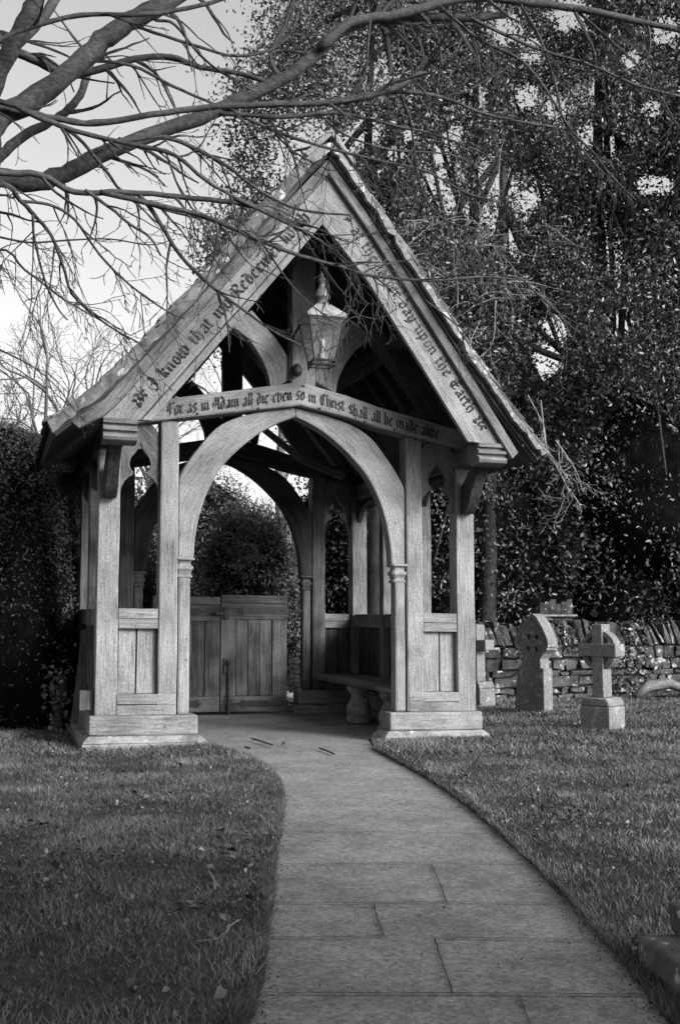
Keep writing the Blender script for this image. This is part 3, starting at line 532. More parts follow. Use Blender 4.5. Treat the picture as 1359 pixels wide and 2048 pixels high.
# lantern
Lt = empty('lantern', toworld(.125, -.37, 3.2), GYAW, label='four sided glass street lantern hanging from the king post of the lychgate', cat='lantern')
def frus(b, r0, z0, r1, z1): return b.add([(-r0, -r0, z0), (r0, -r0, z0), (r0, r0, z0), (-r0, r0, z0), (-r1, -r1, z1), (r1, -r1, z1), (r1, r1, z1), (-r1, r1, z1)], [(3, 2, 1, 0), (4, 5, 6, 7), (0, 1, 5, 4), (1, 2, 6, 5), (2, 3, 7, 6), (3, 0, 4, 7)])
b = MB(); rb, rt, zb, zt = .094, .160, .045, .405
for sx in (-1, 1):
    for sy in (-1, 1):
        b.tube([(sx*rb*.97, sy*rb*.97, -.015), (sx*rb, sy*rb, zb), (sx*rt, sy*rt, zt)], [.009, .009, .008], 6)
for i in range(4):
    a = [(-1, -1), (1, -1), (1, 1), (-1, 1)]; p, q = a[i], a[(i+1) % 4]
    b.tube([(p[0]*rb, p[1]*rb, zb), (q[0]*rb, q[1]*rb, zb)], .011, 6); b.tube([(p[0]*rb*.97, p[1]*rb*.97, .012), (q[0]*rb*.97, q[1]*rb*.97, .012)], .007, 6)
b.build('frame', M['iron'], Lt)
for i in range(4):
    a = [(-1, -1), (1, -1), (1, 1), (-1, 1)]; p, q = a[i], a[(i+1) % 4]; k = .97
    b = MB(); b.add([(p[0]*rb*k, p[1]*rb*k, zb), (q[0]*rb*k, q[1]*rb*k, zb), (q[0]*rt*k, q[1]*rt*k, zt), (p[0]*rt*k, p[1]*rt*k, zt)], [(0, 1, 2, 3)]); b.build('glass_pane', M['glass'], Lt)
b = MB(); frus(b, .172, .40, .176, .432); b.build('roof_rim', M['iron_pale'], Lt, bevel=.003)
b = MB(); frus(b, .170, .434, .062, .535); b.build('lantern_roof', M['iron_pale'], Lt, bevel=.004)
b = MB(); b.lathe([(.066, .53), (.07, .545), (.05, .56), (.046, .585), (.072, .60), (.074, .612), (.055, .655), (.036, .69), (.03, .70), (.03, .73), (.043, .742), (.04, .76), (.018, .785), (.013, .80), (.014, .815), (.002, .835)], 0, 0, 20); b.build('finial', M['lead'], Lt, smooth=True)
b = MB(); b.lathe([(.05, .06), (.05, .075), (.02, .085), (.018, .15), (.028, .155), (.03, .23), (.012, .25)], 0, 0, 14); b.build('burner', M['iron_pale'], Lt, smooth=True)
b = MB(); b.tube([(-.14, .15, .42), (-.17, .30, .33), (-.18, .39, .2), (-.18, .39, -.05)], .012, 6); b.tube([(-.145, .15, .42), (.145, .15, .42)], .012, 6); b.tube([(.14, .15, .42), (.10, .39, .40)], .012, 6); b.tube([(-.165, .39, .45), (-.165, .39, -.12)], .012, 6)
b.lathe([(.035, .0), (.045, .02), (.04, .06), (.02, .10)], -.12, .36, 12); b.build('wall_bracket', M['iron'], Lt)

# bench
Bn = empty('bench', toworld(1.20, 1.6), GYAW, label='low bench with rounded seat slab along the right wall inside the lychgate', cat='bench')
b = MB(); P = []; 
for i in range(24):
    a = PI*i/23; P.append((-.0-.17*math.sin(a)**.8*1.0, 1.32*math.cos(a)))
P = [(-.25, 1.15), (-.22, 1.33), (-.12, 1.42), (.30, 1.42), (.30, -1.36), (-.10, -1.36), (-.20, -1.28), (-.25, -1.1)]
b.prism(P, .385, .435, 2); b.build('seat', M['oak_gate'], Bn, bevel=.016)
for y in (-.98, .0):
    b = MB(); b.lathe([(.135, .0), (.14, .05), (.115, .075), (.13, .12), (.122, .18), (.085, .245), (.07, .28), (.095, .315), (.12, .34), (.125, .383)], -.10, y, 20); b.build('leg', M['stone'], Bn, smooth=True)

# ------------------------------------------------------------------ graves
def plate(outer, holes, t, bevel=.006):
    bm = bmesh.new(); es = []
    for loop in [outer]+holes:
        vs_ = [bm.verts.new((p[0], -t/2, p[1])) for p in loop]; es += [bm.edges.new((vs_[i], vs_[(i+1) % len(vs_)])) for i in range(len(vs_))]
    bmesh.ops.triangle_fill(bm, edges=es, use_beauty=True)
    r = bmesh.ops.extrude_face_region(bm, geom=bm.faces[:]); bmesh.ops.translate(bm, vec=(0, t, 0), verts=[e for e in r['geom'] if isinstance(e, bmesh.types.BMVert)])
    bmesh.ops.recalc_face_normals(bm, faces=bm.faces); bm.verts.ensure_lookup_table()
    b = MB(); b.add([v.co[:] for v in bm.verts], [[v.index for v in f.verts] for f in bm.faces]); bm.free(); return b
gz = lambda p: float(hts(np.array([p[0]]), np.array([p[1]]))[0])
p = ground(1066, 1432); GR = math.radians(-50)
Cg = empty('celtic_headstone', (p[0], p[1], gz(p)-.02), GR, label='weathered pointed headstone with four small holes pierced in its head, left of the plain cross', cat='gravestone'); Cg.rotation_euler = (math.radians(-2), math.radians(2.5), GR)
half = [(.215, 0), (.175, .50), (.135, .505), (.13, .56), (.125, .60), (.165, .66), (.215, .70), (.205, .76), (.165, .84), (.11, .92), (.05, 1.0), (0, 1.03)]
outer = [(x, z) for x, z in half]+[(-x, z) for x, z in half[::-1][1:]]
hole = []
for (a) in (45, 135, 225, 315):
    c0 = (.078*math.cos(math.radians(a)), .76+.088*math.sin(math.radians(a))); hl = []
    for k in range(8):
        t = 2*PI*k/8+math.radians(a); r = .034 if k % 8 in (0,) else .028; hl.append((c0[0]+r*math.cos(t), c0[1]+r*1.15*math.sin(t)))
    hole.append(hl)
plate(outer, hole, .15).build('headstone', M['grave'], Cg, bevel=.008)
b = MB(); b.strip([(x*1.03, z) for x, z in [(.165, .69), (.215, .70), (.205, .76), (.165, .84), (.11, .92), (.05, 1.0), (0, 1.035)]], [(x*1.03, z+.03) for x, z in [(.16, .70), (.23, .70), (.22, .78), (.175, .86), (.12, .94), (.055, 1.02), (0, 1.055)]], -.085, .085)
b.strip([(-x*1.03, z) for x, z in [(.165, .69), (.215, .70), (.205, .76), (.165, .84), (.11, .92), (.05, 1.0), (0, 1.035)]], [(-x*1.03, z+.03) for x, z in [(.16, .70), (.23, .70), (.22, .78), (.175, .86), (.12, .94), (.055, 1.02), (0, 1.055)]], -.085, .085)
b.build('coping_edge', M['grave'], Cg, bevel=.006)
def cross(name, px, py, scale, label, rz, ring=True):
    p = ground(px, py); g = empty(name, (p[0], p[1], gz(p)-.03), rz, label=label, cat='gravestone'); s = scale
    b = MB(); b.box(-.155*s, .155*s, -.14*s, .14*s, 0, .245*s, 2, 2, .004); b.build('plinth', M['grave'], g, bevel=.01*s)
    b = MB(); pr = [(-.15, .247), (.15, .247), (.145, .285), (.12, .325), (-.12, .325), (-.145, .285)]; b.prism([(x*s, z*s) for x, z in pr], -.135*s, .135*s, 1); b.build('plinth_shoulder', M['grave'], g, bevel=.012*s)
    b = MB(); b.strip([(-.062*s, .327*s), (-.055*s, 1.0*s)], [(.062*s, .327*s), (.055*s, 1.0*s)], -.075*s, .075*s); b.build('shaft', M['grave'], g, bevel=.008*s)
    b = MB(); b.box(-.20*s, .20*s, -.083*s, .083*s, .70*s, .82*s, 0, 1); b.build('cross_arm', M['grave'], g, bevel=.008*s)
    if ring:
        for (a0, a1) in ((8, 82), (98, 172), (188, 262), (278, 352)):
            A = [(.185*s*math.cos(math.radians(a)), (.76+.185*math.sin(math.radians(a)))*s) for a in np.linspace(a0, a1, 8)]; B = [(.14*s*math.cos(math.radians(a)), (.76+.14*math.sin(math.radians(a)))*s) for a in np.linspace(a0, a1, 8)]
            MB().strip(A, B, -.055*s, .055*s).build('ring_quarter', M['grave'], g, bevel=.004)
    return g
cross('cross_gravestone', 1205, 1470, .99, 'stone cross with ringed arms on a rounded plinth, right of the pierced headstone', math.radians(-45))
cross('cross_gravestone', 955, 1418, .98, 'stone cross partly hidden behind the right corner post of the lychgate', math.radians(-48), False)
# fallen carved stone
p = ground(1325, 1410); b = MB()
for k in range(7):
    a = k/6; b.tube([(-.36+.04*k, -.10+.04*k, .05), (-.20+.03*k, -.06+.045*k, .17+.02*math.sin(k)), (.10, .0+.05*k, .20), (.30+.02*k, -.10+.04*k, .10), (.34+.02*k, -.14+.03*k, -.02)], [.05, .06, .06, .05, .04], 8)
o = b.build('fallen_stone', M['grave'], smooth=True, label='low broken carved stone lying in the grass near the wall at the right edge', cat='stone'); o.location = (p[0], p[1], gz(p)-.02)
# kerbed grave at the lower right
A_, B_, C_ = ground(1272, 1868, .11), ground(1359, 1934, .11), ground(1460, 1866, .11); B_ = A_+(B_-A_)*3.2; C_ = A_+(C_-A_)*3
kg = empty('grave_kerb', (A_[0], A_[1], 0), 0, label='low dark stone grave kerb at the lower right edge beside the path', cat='grave kerb')
q = [A_-A_, B_-A_, B_-A_+(C_-A_)*1.0, C_-A_]; b = MB(); k = unit(C_-A_)*.16; k2 = unit(B_-A_)*.16
b.prism([(p[0], p[1]) for p in (q[0], q[1], q[1]+k, k)], -.06, .11, 2); b.build('side_kerb', M['rubble'], kg, bevel=.014)
b = MB(); b.prism([(p[0], p[1]) for p in (k*1.03, q[3], q[3]+k2, k*1.03+k2)], -.06, .105, 2); b.build('end_kerb', M['rubble'], kg, bevel=.014)
b = MB(); c0 = ground(1358, 1866, .12)-A_; b.box(c0[0], c0[0]+.16, c0[1]-.02, c0[1]+.1, .107, .19, 2, 2, .006); b.build('corner_block', M['rubble'], kg, bevel=.012)
b = MB(); e_ = k+k2; b.prism([(p[0], p[1]) for p in (e_, q[1]+k, q[2], q[3]+k2)], -.05, .03, 2); b.build('grave_bed', M['earth'], kg)

def rough(o, amp, lev=2, sc=.07):
    sb = o.modifiers.new('sub', 'SUBSURF'); sb.subdivision_type = 'SIMPLE'; sb.levels = sb.render_levels = lev
    t = bpy.data.textures.new('rock', 'CLOUDS'); t.noise_scale = sc; d = o.modifiers.new('disp', 'DISPLACE'); d.texture = t; d.strength = amp*2; d.texture_coords = 'LOCAL'; return o
# ------------------------------------------------------------------ rubble wall with upright coping
WA = ground(950, 1408); WB = ground(1420, 1396); wd_ = WB-WA; WL = float(np.linalg.norm(wd_))+3; wd_ = wd_/np.linalg.norm(wd_)
Wl = empty('churchyard_wall', tuple(WA-wd_*1.5), math.atan2(wd_[1], wd_[0]), label='low rubble stone wall with slanting upright coping stones behind the gravestones', cat='wall')
b = MB(); b.box(0, WL, .1, .42, -.1, .70, 0, 30); b.build('wall_core', M['joint'], Wl)
b = MB(); z = 0.0
while z < .68:
    h = random.uniform(.07, .16); h = min(h, .72-z); x = random.uniform(-.2, 0)
    while x < WL:
        L = random.uniform(.12, .42); dp = random.uniform(0, .06); g_ = .012
        vv = [(X, Y, Z) for X in (x+g_, x+L-g_) for Y in (.04+dp*-.8, .3) for Z in (z+g_, z+h-g_)]
        vv = [(X+random.uniform(-.022, .022), Y+random.uniform(-.018, .018), Z+random.uniform(-.02, .02)) for X, Y, Z in vv]
        b.add(vv, [(0, 1, 3, 2), (4, 6, 7, 5), (0, 4, 5, 1), (2, 3, 7, 6), (0, 2, 6, 4), (1, 5, 7, 3)]); x += L
    z += h
rough(b.build('rubble_courses', M['rubble'], Wl, bevel=.018), .012)
b = MB(); x = 0
while x < WL:
    t = random.uniform(.05, .10); h = random.uniform(.22, .33); sl = random.uniform(-.13, -.05)
    vv = [(x, .0, .71), (x+t, .0, .71), (x+t, .45, .71), (x, .45, .71), (x+sl, .03, .71+h), (x+sl+t*.9, .03, .71+h-.02), (x+sl+t*.9, .42, .71+h), (x+sl, .42, .71+h-.02)]
    vv = [(X+random.uniform(-.01, .01), Y+random.uniform(-.03, .03), Z+random.uniform(-.02, .02)) for X, Y, Z in vv]
    b.add(vv, [(3, 2, 1, 0), (4, 5, 6, 7), (0, 1, 5, 4), (1, 2, 6, 5), (2, 3, 7, 6), (3, 0, 4, 7)]); x += t+.012
rough(b.build('coping_stones', M['rubble'], Wl, bevel=.014), .010)
Q = np.stack([rng.uniform(0, WL, 5200), rng.uniform(-.03, .3, 5200), rng.uniform(.0, 1.02, 5200)], 1); Q = Q[(lump(Q, 1.5) > .12)]; Q[:, 1] = np.where(Q[:, 2] < .95, -.02+.03*rng.normal(size=len(Q)), Q[:, 1]); npmesh('ivy', leaves(Q, .055, .8), 4, M['leaf'], Wl)
# weathered board fence stub behind the wall
q = at(1118, 1235, 14.9); Rl = empty('board_railing', (q[0], q[1], 0), .1, label='pale weathered boards and a white rail showing just above the wall behind the pierced headstone', cat='railing')
b = MB()
for i in range(6): b.box(-.26+i*.075, -.187+i*.075, .03+.004*(i % 2), .05, .1, 1.245+.03*(i*7 % 3), 2)
b.build('boards', M['rubble'], Rl); MB().box(-.25, .24, -.02, .02, 1.075, 1.10, 0).build('rail', M['stone'], Rl); MB().box(-.285, -.255, -.02, .02, 0, 1.10, 2).build('post', M['stone'], Rl)

# ------------------------------------------------------------------ vegetation
def crown_points(blobs, n, shell=.55, gap=.0, gscale=1.1, seed=0):
    out = []
    tot = sum(b_[3]*b_[4]*b_[5] for b_ in blobs)
    for (cx, cy, cz, rx, ry, rz) in blobs:
        k = int(n*rx*ry*rz/tot); d = unit(rng.normal(size=(k, 3))); r = rng.uniform(shell**3, 1, k)**(1/3)
        P = np.array([cx, cy, cz])+d*r[:, None]*np.array([rx, ry, rz]); out.append(P)
    return np.vstack(out)
def clumps(cent, per, rad, size, asp=.5, flat=.7):
    n = len(cent); P = np.repeat(cent, per, 0)+rng.normal(size=(n*per, 3))*rad*np.array([1, 1, flat]); t = np.repeat(rng.random(n)**1.3, per)*.7+rng.random(n*per)*.3
    return leaves(P, size, asp), t
def grow(b, P, R, lvl, dens, droop=0., maxl=1.0, minr=.0022, spread=.9, curl=.25, n0=5):
    """side twigs along a limb"""
    L = np.concatenate([[0], np.cumsum(np.linalg.norm(np.diff(P, axis=0), axis=1))]); k = int(L[-1]*dens); side = 1
    for _ in range(k):
        s_ = rng.uniform(.12, 1)*L[-1]; p = np.array([np.interp(s_, L, P[:, i]) for i in range(3)]); j = min(len(P)-2, int(np.searchsorted(L, s_)-1)); j = max(j, 0)
        t = unit(P[j+1]-P[j]); r = float(np.interp(s_, L, R))*.55; r = min(r, .014)
        if r < minr: r = minr
        side = -side; ax = unit(np.cross(t, rng.normal(size=3)+np.array([0, -1.2*side, .2]))); d = unit(t+ax*rng.uniform(.5, 1.3)*spread+np.array([0, 0, -droop*.3]))
        ln = maxl*rng.uniform(.35, 1)*(1-.35*s_/L[-1]); m = 7; Q = [p]; w_ = rng.normal(size=3)*curl
        for i in range(m):
            d = unit(d+w_*.35+rng.normal(size=3)*.12+np.array([0, 0, -droop*.16+(.22*droop*i/m)])); Q.append(Q[-1]+d*ln/m)
        Q = np.array(Q); rr = np.linspace(r, max(minr*.7, r*.3), m+1)*(1+.25*(np.arange(m+1) % 2))
        b.tube(Q, rr, 4 if r < .008 else 5, cap=False)
        if lvl > 0: grow(b, Q, rr, lvl-1, dens*1.5, droop, maxl*.42, minr, spread, curl)

# the big bare tree: trunk left of the frame, limbs traced to where they reach, each with its own distance
BT = empty('bare_tree', (-3.9, 6.6, 0), 0, label='large leafless tree at the left, long limbs sweeping across the top', cat='tree')
def W(P): return np.asarray(P)-np.array([-3.9, 6.6, 0])
b = MB(); TP = catmull([(-3.9, 6.6, -.1), (-3.85, 6.6, 1.2), (-3.7, 6.55, 2.4), (-3.5, 6.5, 3.4), (-3.3, 6.5, 4.6), (-3.2, 6.6, 6.2), (-3.3, 6.8, 8)], 5)
b.tube(W(TP), np.interp(np.arange(len(TP)), [0, 4, 14, 20, 30], [.42, .33, .26, .2, .08]), 14); b.build('trunk', M['bark'], BT, smooth=True)
LIMBS = [  # (pixel points), (D start, D end), (widths px), twig density, first joint on the trunk (None: starts on another limb)
 ([(-60, 300), (0, 238), (60, 203), (130, 150), (190, 97), (240, 52), (310, 18), (380, -30), (450, -80)], (6.0, 6.4), (50, 38), 3, 1),
 ([(-80, 380), (0, 357), (60, 368), (130, 348), (200, 312), (300, 270), (400, 235), (460, 210), (530, 175), (600, 135), (650, 88), (700, 52), (760, 36), (850, 34), (940, 36), (1010, 30)], (6.2, 7.4), (44, 14), 4, 1),
 ([(640, 95), (700, 45), (800, 28), (870, 8), (960, -5), (1100, 10), (1200, 26), (1290, 46), (1370, 62)], (6.9, 7.6), (22, 12), 4, 0),
 ([(-60, 190), (0, 214), (60, 226), (130, 240), (190, 247), (300, 230), (430, 214), (600, 208), (700, 200), (780, 180), (848, 144)], (5.9, 6.6), (14, 13), 4, 1),
 ([(780, 184), (840, 186), (900, 200), (960, 225), (1030, 242), (1110, 254)], (6.6, 7.2), (9, 5), 5, 0),
 ([(-40, 60), (30, 102), (70, 118), (110, 140), (150, 150), (210, 135), (270, 118), (340, 114), (400, 134), (470, 145), (530, 162)], (6.6, 7.0), (26, 9), 4, 1),
 ([(-60, 250), (0, 140), (30, 85), (58, 30), (85, -30)], (6.2, 6.0), (42, 34), 2, 1), ([(-30, 150), (30, 95), (80, 42), (120, -15)], (6.6, 6.7), (24, 20), 2, 1),
 ([(-40, 350), (0, 312), (45, 275), (88, 250), (130, 225), (160, 190), (178, 140), (192, 90)], (6.9, 7.1), (28, 12), 4, 1),
 ([(-60, 330), (0, 345), (80, 350), (150, 384), (250, 384), (360, 394), (470, 405), (540, 425), (606, 452)], (5.8, 6.6), (16, 9), 5, 1),
 ([(200, 384), (290, 405), (400, 430), (520, 480), (600, 512), (680, 533), (740, 551), (860, 561), (960, 554), (1046, 560)], (6.0, 7.0), (12, 4), 9, 0),
 ([(280, 392), (310, 430), (360, 510), (420, 570), (480, 615), (545, 662), (600, 690)], (6.1, 6.6), (11, 3), 7, 0),
 ([(-20, 370), (40, 402), (68, 430), (102, 470), (126, 530), (146, 590), (215, 650), (290, 692)], (5.6, 6.2), (13, 3), 7, 1),
 ([(66, 430), (70, 480), (90, 560), (115, 615), (135, 640)], (5.7, 6.0), (6, 3), 7, 0), ([(40, 402), (100, 410), (150, 440), (200, 510), (260, 570), (330, 620), (368, 637)], (5.7, 6.2), (7, 3), 7, 0),
 ([(170, 380), (220, 415), (262, 450), (300, 475), (322, 512)], (5.9, 6.1), (8, 4), 7, 0), ([(-40, 205), (80, 236), (130, 255), (200, 275), (270, 290), (350, 310), (410, 360), (480, 400), (560, 440), (640, 482), (700, 530)], (5.9, 6.6), (14, 5), 6, 1),
 ([(250, 300), (320, 275), (380, 292), (450, 330), (520, 382), (600, 420), (700, 430)], (6.4, 7.0), (12, 4), 6, 0), ([(80, 235), (150, 270), (215, 345), (245, 382), (330, 420), (420, 440)], (6.2, 6.6), (9, 4), 6, 0),
 ([(-30, 95), (0, 80), (50, 58), (160, 30), (260, 30), (330, 25), (420, 6), (480, -15)], (5.6, 6.0), (12, 9), 3, 1), ([(180, 95), (260, 55), (310, 66), (400, 95), (470, 112), (540, 100), (585, 60), (600, -10)], (6.4, 6.8), (8, 5), 6, 0),
 ([(150, 120), (260, 130), (340, 170), (440, 213)], (6.3, 6.7), (8, 6), 6, 0), ([(310, 40), (350, 50), (400, 110), (450, 150), (520, 190)], (6.3, 6.7), (7, 4), 6, 0),
 ([(430, 226), (560, 234), (650, 226), (700, 230), (800, 254), (870, 270), (950, 300), (980, 318)], (6.7, 7.4), (10, 4), 7, 0), ([(455, 215), (500, 240), (560, 266), (640, 292), (750, 320), (850, 342), (930, 385), (1000, 405)], (6.7, 7.6), (9, 3), 8, 0),
 ([(800, 190), (822, 250), (832, 340), (852, 400), (892, 442), (962, 460)], (6.7, 7.3), (6, 3), 8, 0), ([(880, 15), (960, 80), (1040, 120), (1098, 190), (1140, 260), (1180, 300), (1220, 350), (1270, 400)], (7.0, 7.6), (8, 3), 7, 0),
 ([(940, 36), (1010, 70), (1080, 100), (1180, 130), (1270, 170), (1370, 195)], (7.0, 7.6), (8, 5), 7, 0), ([(1040, 10), (1080, 80), (1110, 170), (1130, 250), (1190, 330), (1265, 405)], (7.2, 7.6), (7, 3), 7, 0),
 ([(540, 425), (620, 470), (660, 500), (700, 545), (690, 600), (720, 640)], (6.5, 6.8), (6, 2.5), 8, 0), ([(520, 480), (560, 540), (600, 590), (660, 640)], (6.4, 6.6), (5, 2.5), 9, 0), ([(560, 160), (540, 110), (570, 50), (590, -20)], (7, 7), (13, 9), 4, 0),
 ([(-20, 470), (60, 485), (140, 480), (220, 478), (300, 490), (350, 478)], (6.4, 6.8), (5, 2), 6, 0), ([(-20, 500), (50, 540), (130, 600), (200, 640), (260, 680)], (5.8, 6.2), (7, 2.5), 7, 1), ([(-20, 690), (60, 730), (110, 770), (150, 820)], (6, 6.2), (4, 2), 6, 0),
 ([(640, 230), (690, 270), (780, 300), (900, 310), (980, 350)], (7.2, 7.8), (6, 3), 8, 0), ([(330, 300), (360, 380), (400, 440), (430, 500)], (6.4, 6.6), (5, 2.5), 8, 0), ([(740, 36), (735, 90), (728, 150), (690, 210)], (6.8, 6.9), (6, 4), 5, 0),
 ([(1150, 20), (1230, 90), (1290, 150), (1359, 260)], (7.4, 7.8), (6, 3), 7, 0), ([(850, 600), (900, 640), (930, 670), (905, 700)], (7.5, 7.7), (4, 2), 8, 0), ([(1046, 560), (1090, 610), (1130, 690), (1128, 745)], (7.5, 7.7), (4, 2), 8, 0),
]
tw = MB()
for (pp, (d0, d1), (w0, w1), dn, root) in LIMBS:
    n = len(pp); P = [at(x, y, d0+(d1-d0)*i/(n-1)) for i, (x, y) in enumerate(pp)]
    if root:
        z = P[0][2]; tp = TP[np.argmin(np.abs(TP[:, 2]-(z-.25)))]; P = [tp, (tp+P[0])/2+np.array([0, 0, .0])]+P
    P = catmull(P, 4); wpx = np.linspace(w0, w1, len(P))
    R = wpx*.5*P[:, 1]/F_PX; kn = rng.random(len(P)) > .86; R = R*(1+.03*rng.normal(size=len(P)))*np.where(kn, 1.08, 1.0); P[2:-1] += rng.normal(size=(len(P)-3, 3))*R[2:-1, None]*.09
    b = MB(); b.tube(W(P), R, 10 if w0 > 20 else 7); b.build('limb', M['bark'], BT, smooth=True)
    grow(tw, W(P), R, 1 if w0 > 20 else 2, dn*.8, .8, .75 if w0 < 20 else .9)
tw.build('twigs', M['bark'], BT, kind='stuff')

# pale hanging climber in front of the evergreens
CV = MB()
for _ in range(34):
    x, y, D = 800+rng.random()*270, 400+rng.random()*230, 10.6+rng.random()*.8; c0 = at(x, y, D); d = unit(np.array([rng.normal()*.8, .2*rng.normal(), .25])); Q = [c0]; bx = rng.normal()*.12
    for i in range(9): d = unit(d+np.array([bx, 0, -.30+.05*i])+rng.normal(size=3)*.10); Q.append(Q[-1]+d*rng.uniform(.05, .10))
    Q = catmull(Q, 2); R_ = np.linspace(.0048, .0022, len(Q)); CV.tube(Q, R_, 4, cap=False); grow(CV, Q, R_, 1, 9, 1.1, .30, .0016, .9, .3)
for pts in ([(1080, 800), (1092, 900), (1110, 930), (1138, 985), (1142, 1000), (1120, 1030), (1090, 1040)], [(1055, 790), (1085, 850), (1095, 900), (1130, 950), (1145, 975)], [(1110, 880), (1150, 940), (1165, 985)], [(1142, 985), (1158, 1010), (1160, 1030)], [(1142, 985), (1120, 1000), (1095, 1000), (1080, 980)], [(1115, 880), (1118, 930), (1125, 960)], [(960, 740), (940, 690), (960, 640)], [(990, 600), (985, 680), (960, 720)]):
    P = catmull([at(x, y, 10.4+.1*i) for i, (x, y) in enumerate(pts)], 5); CV.tube(P, np.linspace(.008, .0035, len(P)), 5, cap=False); grow(CV, P, np.linspace(.008, .004, len(P)), 1, 9, .4, .35)
CV.build('climbing_vine', M['twig'], label='pale curling bare climber stems hanging before the evergreens, right of the roof', cat='climber')

GAPS = [(735, 265, .34), (790, 310, .2), (905, 272, .2), (985, 345, .3), (1005, 375, .25), (1058, 402, .2), (1010, 60, .3), (1062, 100, .25), (1052, 195, .25), (1112, 215, .22), (1180, 275, .25), (1225, 292, .25), (1292, 368, .22), (1325, 372, .2), (1108, 655, .28), (1095, 720, .36), (1062, 755, .25), (1030, 815, .25),
        (1245, 645, .22), (1300, 220, .22), (868, 362, .2), (1140, 30, .3), (690, 290, .3), (1330, 60, .3), (950, 190, .2), (820, 270, .15), (880, 310, .14), (1200, 180, .2), (1020, 470, .12), (1260, 120, .2)]
def thin(P):
    """real openings in the crowns where light comes through"""
    keep = np.ones(len(P), bool)
    for (px, py, r) in GAPS:
        d0, d1 = at(px, py, 14.), at(px, py, 22.); ax = (d1-d0)/np.linalg.norm(d1-d0); q = P-d0; t = (q@ax)[:, None]; dist = np.linalg.norm(q-t*ax, axis=1)
        keep &= ~((dist < r*rng.uniform(.55, 1.15, len(P))) & (rng.random(len(P)) < .93))
    return keep
def evergreen(name, base, blobs, ncl, per, size, label, cl=.22, trunk_h=6, tr=.16, mtr='bark_dark', m='leaf', group=None, asp=.5, gap=-.12, core=1):
    t = empty(name, (base[0], base[1], 0), 0, label=label, cat='tree', group=group); B0 = np.array([base[0], base[1], 0])
    b = MB(); P = catmull([(0, 0, -.1), (.1, 0, trunk_h*.3), (-.05, .1, trunk_h*.6), (.1, .1, trunk_h)], 5); b.tube(P, np.linspace(tr, .03, len(P)), 10)
    for _ in range(16):
        bl = blobs[rng.integers(len(blobs))]; e = np.array(bl[:3])-B0+rng.normal(size=3)*np.array(bl[3:])*.4; s_ = P[rng.integers(len(P)//4, len(P))]
        Q = catmull([s_, (s_+e)/2+np.array([0, 0, .25]), e], 4); b.tube(Q, np.linspace(tr*.35, .015, len(Q)), 5, cap=False)
    b.build('trunk', M[mtr], t, smooth=True)
    cen = crown_points(blobs, int(ncl*2.3), .25); ok = lump(cen, .85, base[0]) > gap+np.clip((cen[:, 2]-4.0)*.07, 0, .17); cen = cen[ok][:ncl]
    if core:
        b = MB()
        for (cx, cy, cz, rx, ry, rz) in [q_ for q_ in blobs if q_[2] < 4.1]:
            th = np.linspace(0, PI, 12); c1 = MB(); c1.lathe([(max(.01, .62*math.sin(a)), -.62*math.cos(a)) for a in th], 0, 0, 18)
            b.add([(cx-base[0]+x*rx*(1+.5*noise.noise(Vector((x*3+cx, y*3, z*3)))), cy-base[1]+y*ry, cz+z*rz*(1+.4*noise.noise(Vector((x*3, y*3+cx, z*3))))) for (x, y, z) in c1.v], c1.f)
        b.build('dark_shade_core', M['core'], t, smooth=True)  # solid dark mass painting in the shade inside the crown
    V, tn = clumps(cen-B0, per, cl, size, asp); kp = thin(V.mean(1)+B0) if base[1] > 0 else np.ones(len(V), bool); V, tn = V[kp], tn[kp]; npmesh('crown', V, 4, M[m], t, tn)
    return t
grp = 'dense evergreens behind the lychgate'
#  at 17 m one photograph pixel is about 7.7 mm
evergreen('holly_tree', (.44, 15.3), [(-.2, 15.5, 8.2, 1.5, 1.3, 2.6), (-.9, 15.6, 6.0, 1.2, 1.1, 1.5), (.6, 15.4, 6.6, 1.2, 1.2, 2.2)], 1750, 40, .07, 'tall thin crowned evergreen rising directly behind the lychgate gable, sky showing through its left side', cl=.21, trunk_h=11, tr=.17, gap=-.05)
evergreen('holly_tree', (2.02, 15.5), [(1.6, 16, 8.6, 1.7, 1.4, 2.6), (2.0, 16, 5.4, 1.6, 1.2, 2.2), (1.9, 16, 2.6, 1.5, 1.0, 1.8)], 2500, 40, .07, 'evergreen tree with sky gaps just right of the lychgate roof', cl=.21, trunk_h=11.5, tr=.135, gap=-.1)
evergreen('holly_tree', (3.9, 15.8), [(3.8, 15.6, 8.8, 1.7, 1.4, 2.6), (4.2, 15.6, 5.6, 1.6, 1.3, 2.4), (4.4, 15.4, 2.9, 1.6, 1.2, 1.9)], 3200, 40, .07, 'dark dense evergreen rising behind the two right gravestones', cl=.22, trunk_h=11.5, tr=.2, gap=-.14)
evergreen('holly_tree', (6.4, 15.6), [(6.0, 15.4, 7.6, 1.8, 1.4, 3.0), (6.2, 15.4, 4.0, 1.7, 1.4, 2.8)], 2500, 40, .07, 'darkest evergreen filling the right edge of the picture', cl=.22, trunk_h=11.5, tr=.2, gap=-.3)
evergreen('holly_tree', (3.0, 19.5), [(2.2, 19.5, 4.0, 3.0, 1.2, 3.6), (5.6, 19.5, 4.0, 3.0, 1.2, 3.8)], 2600, 26, .09, 'broad evergreen further back, filling in behind the nearer crowns', cl=.34, trunk_h=11.5, tr=.22, gap=-.02)
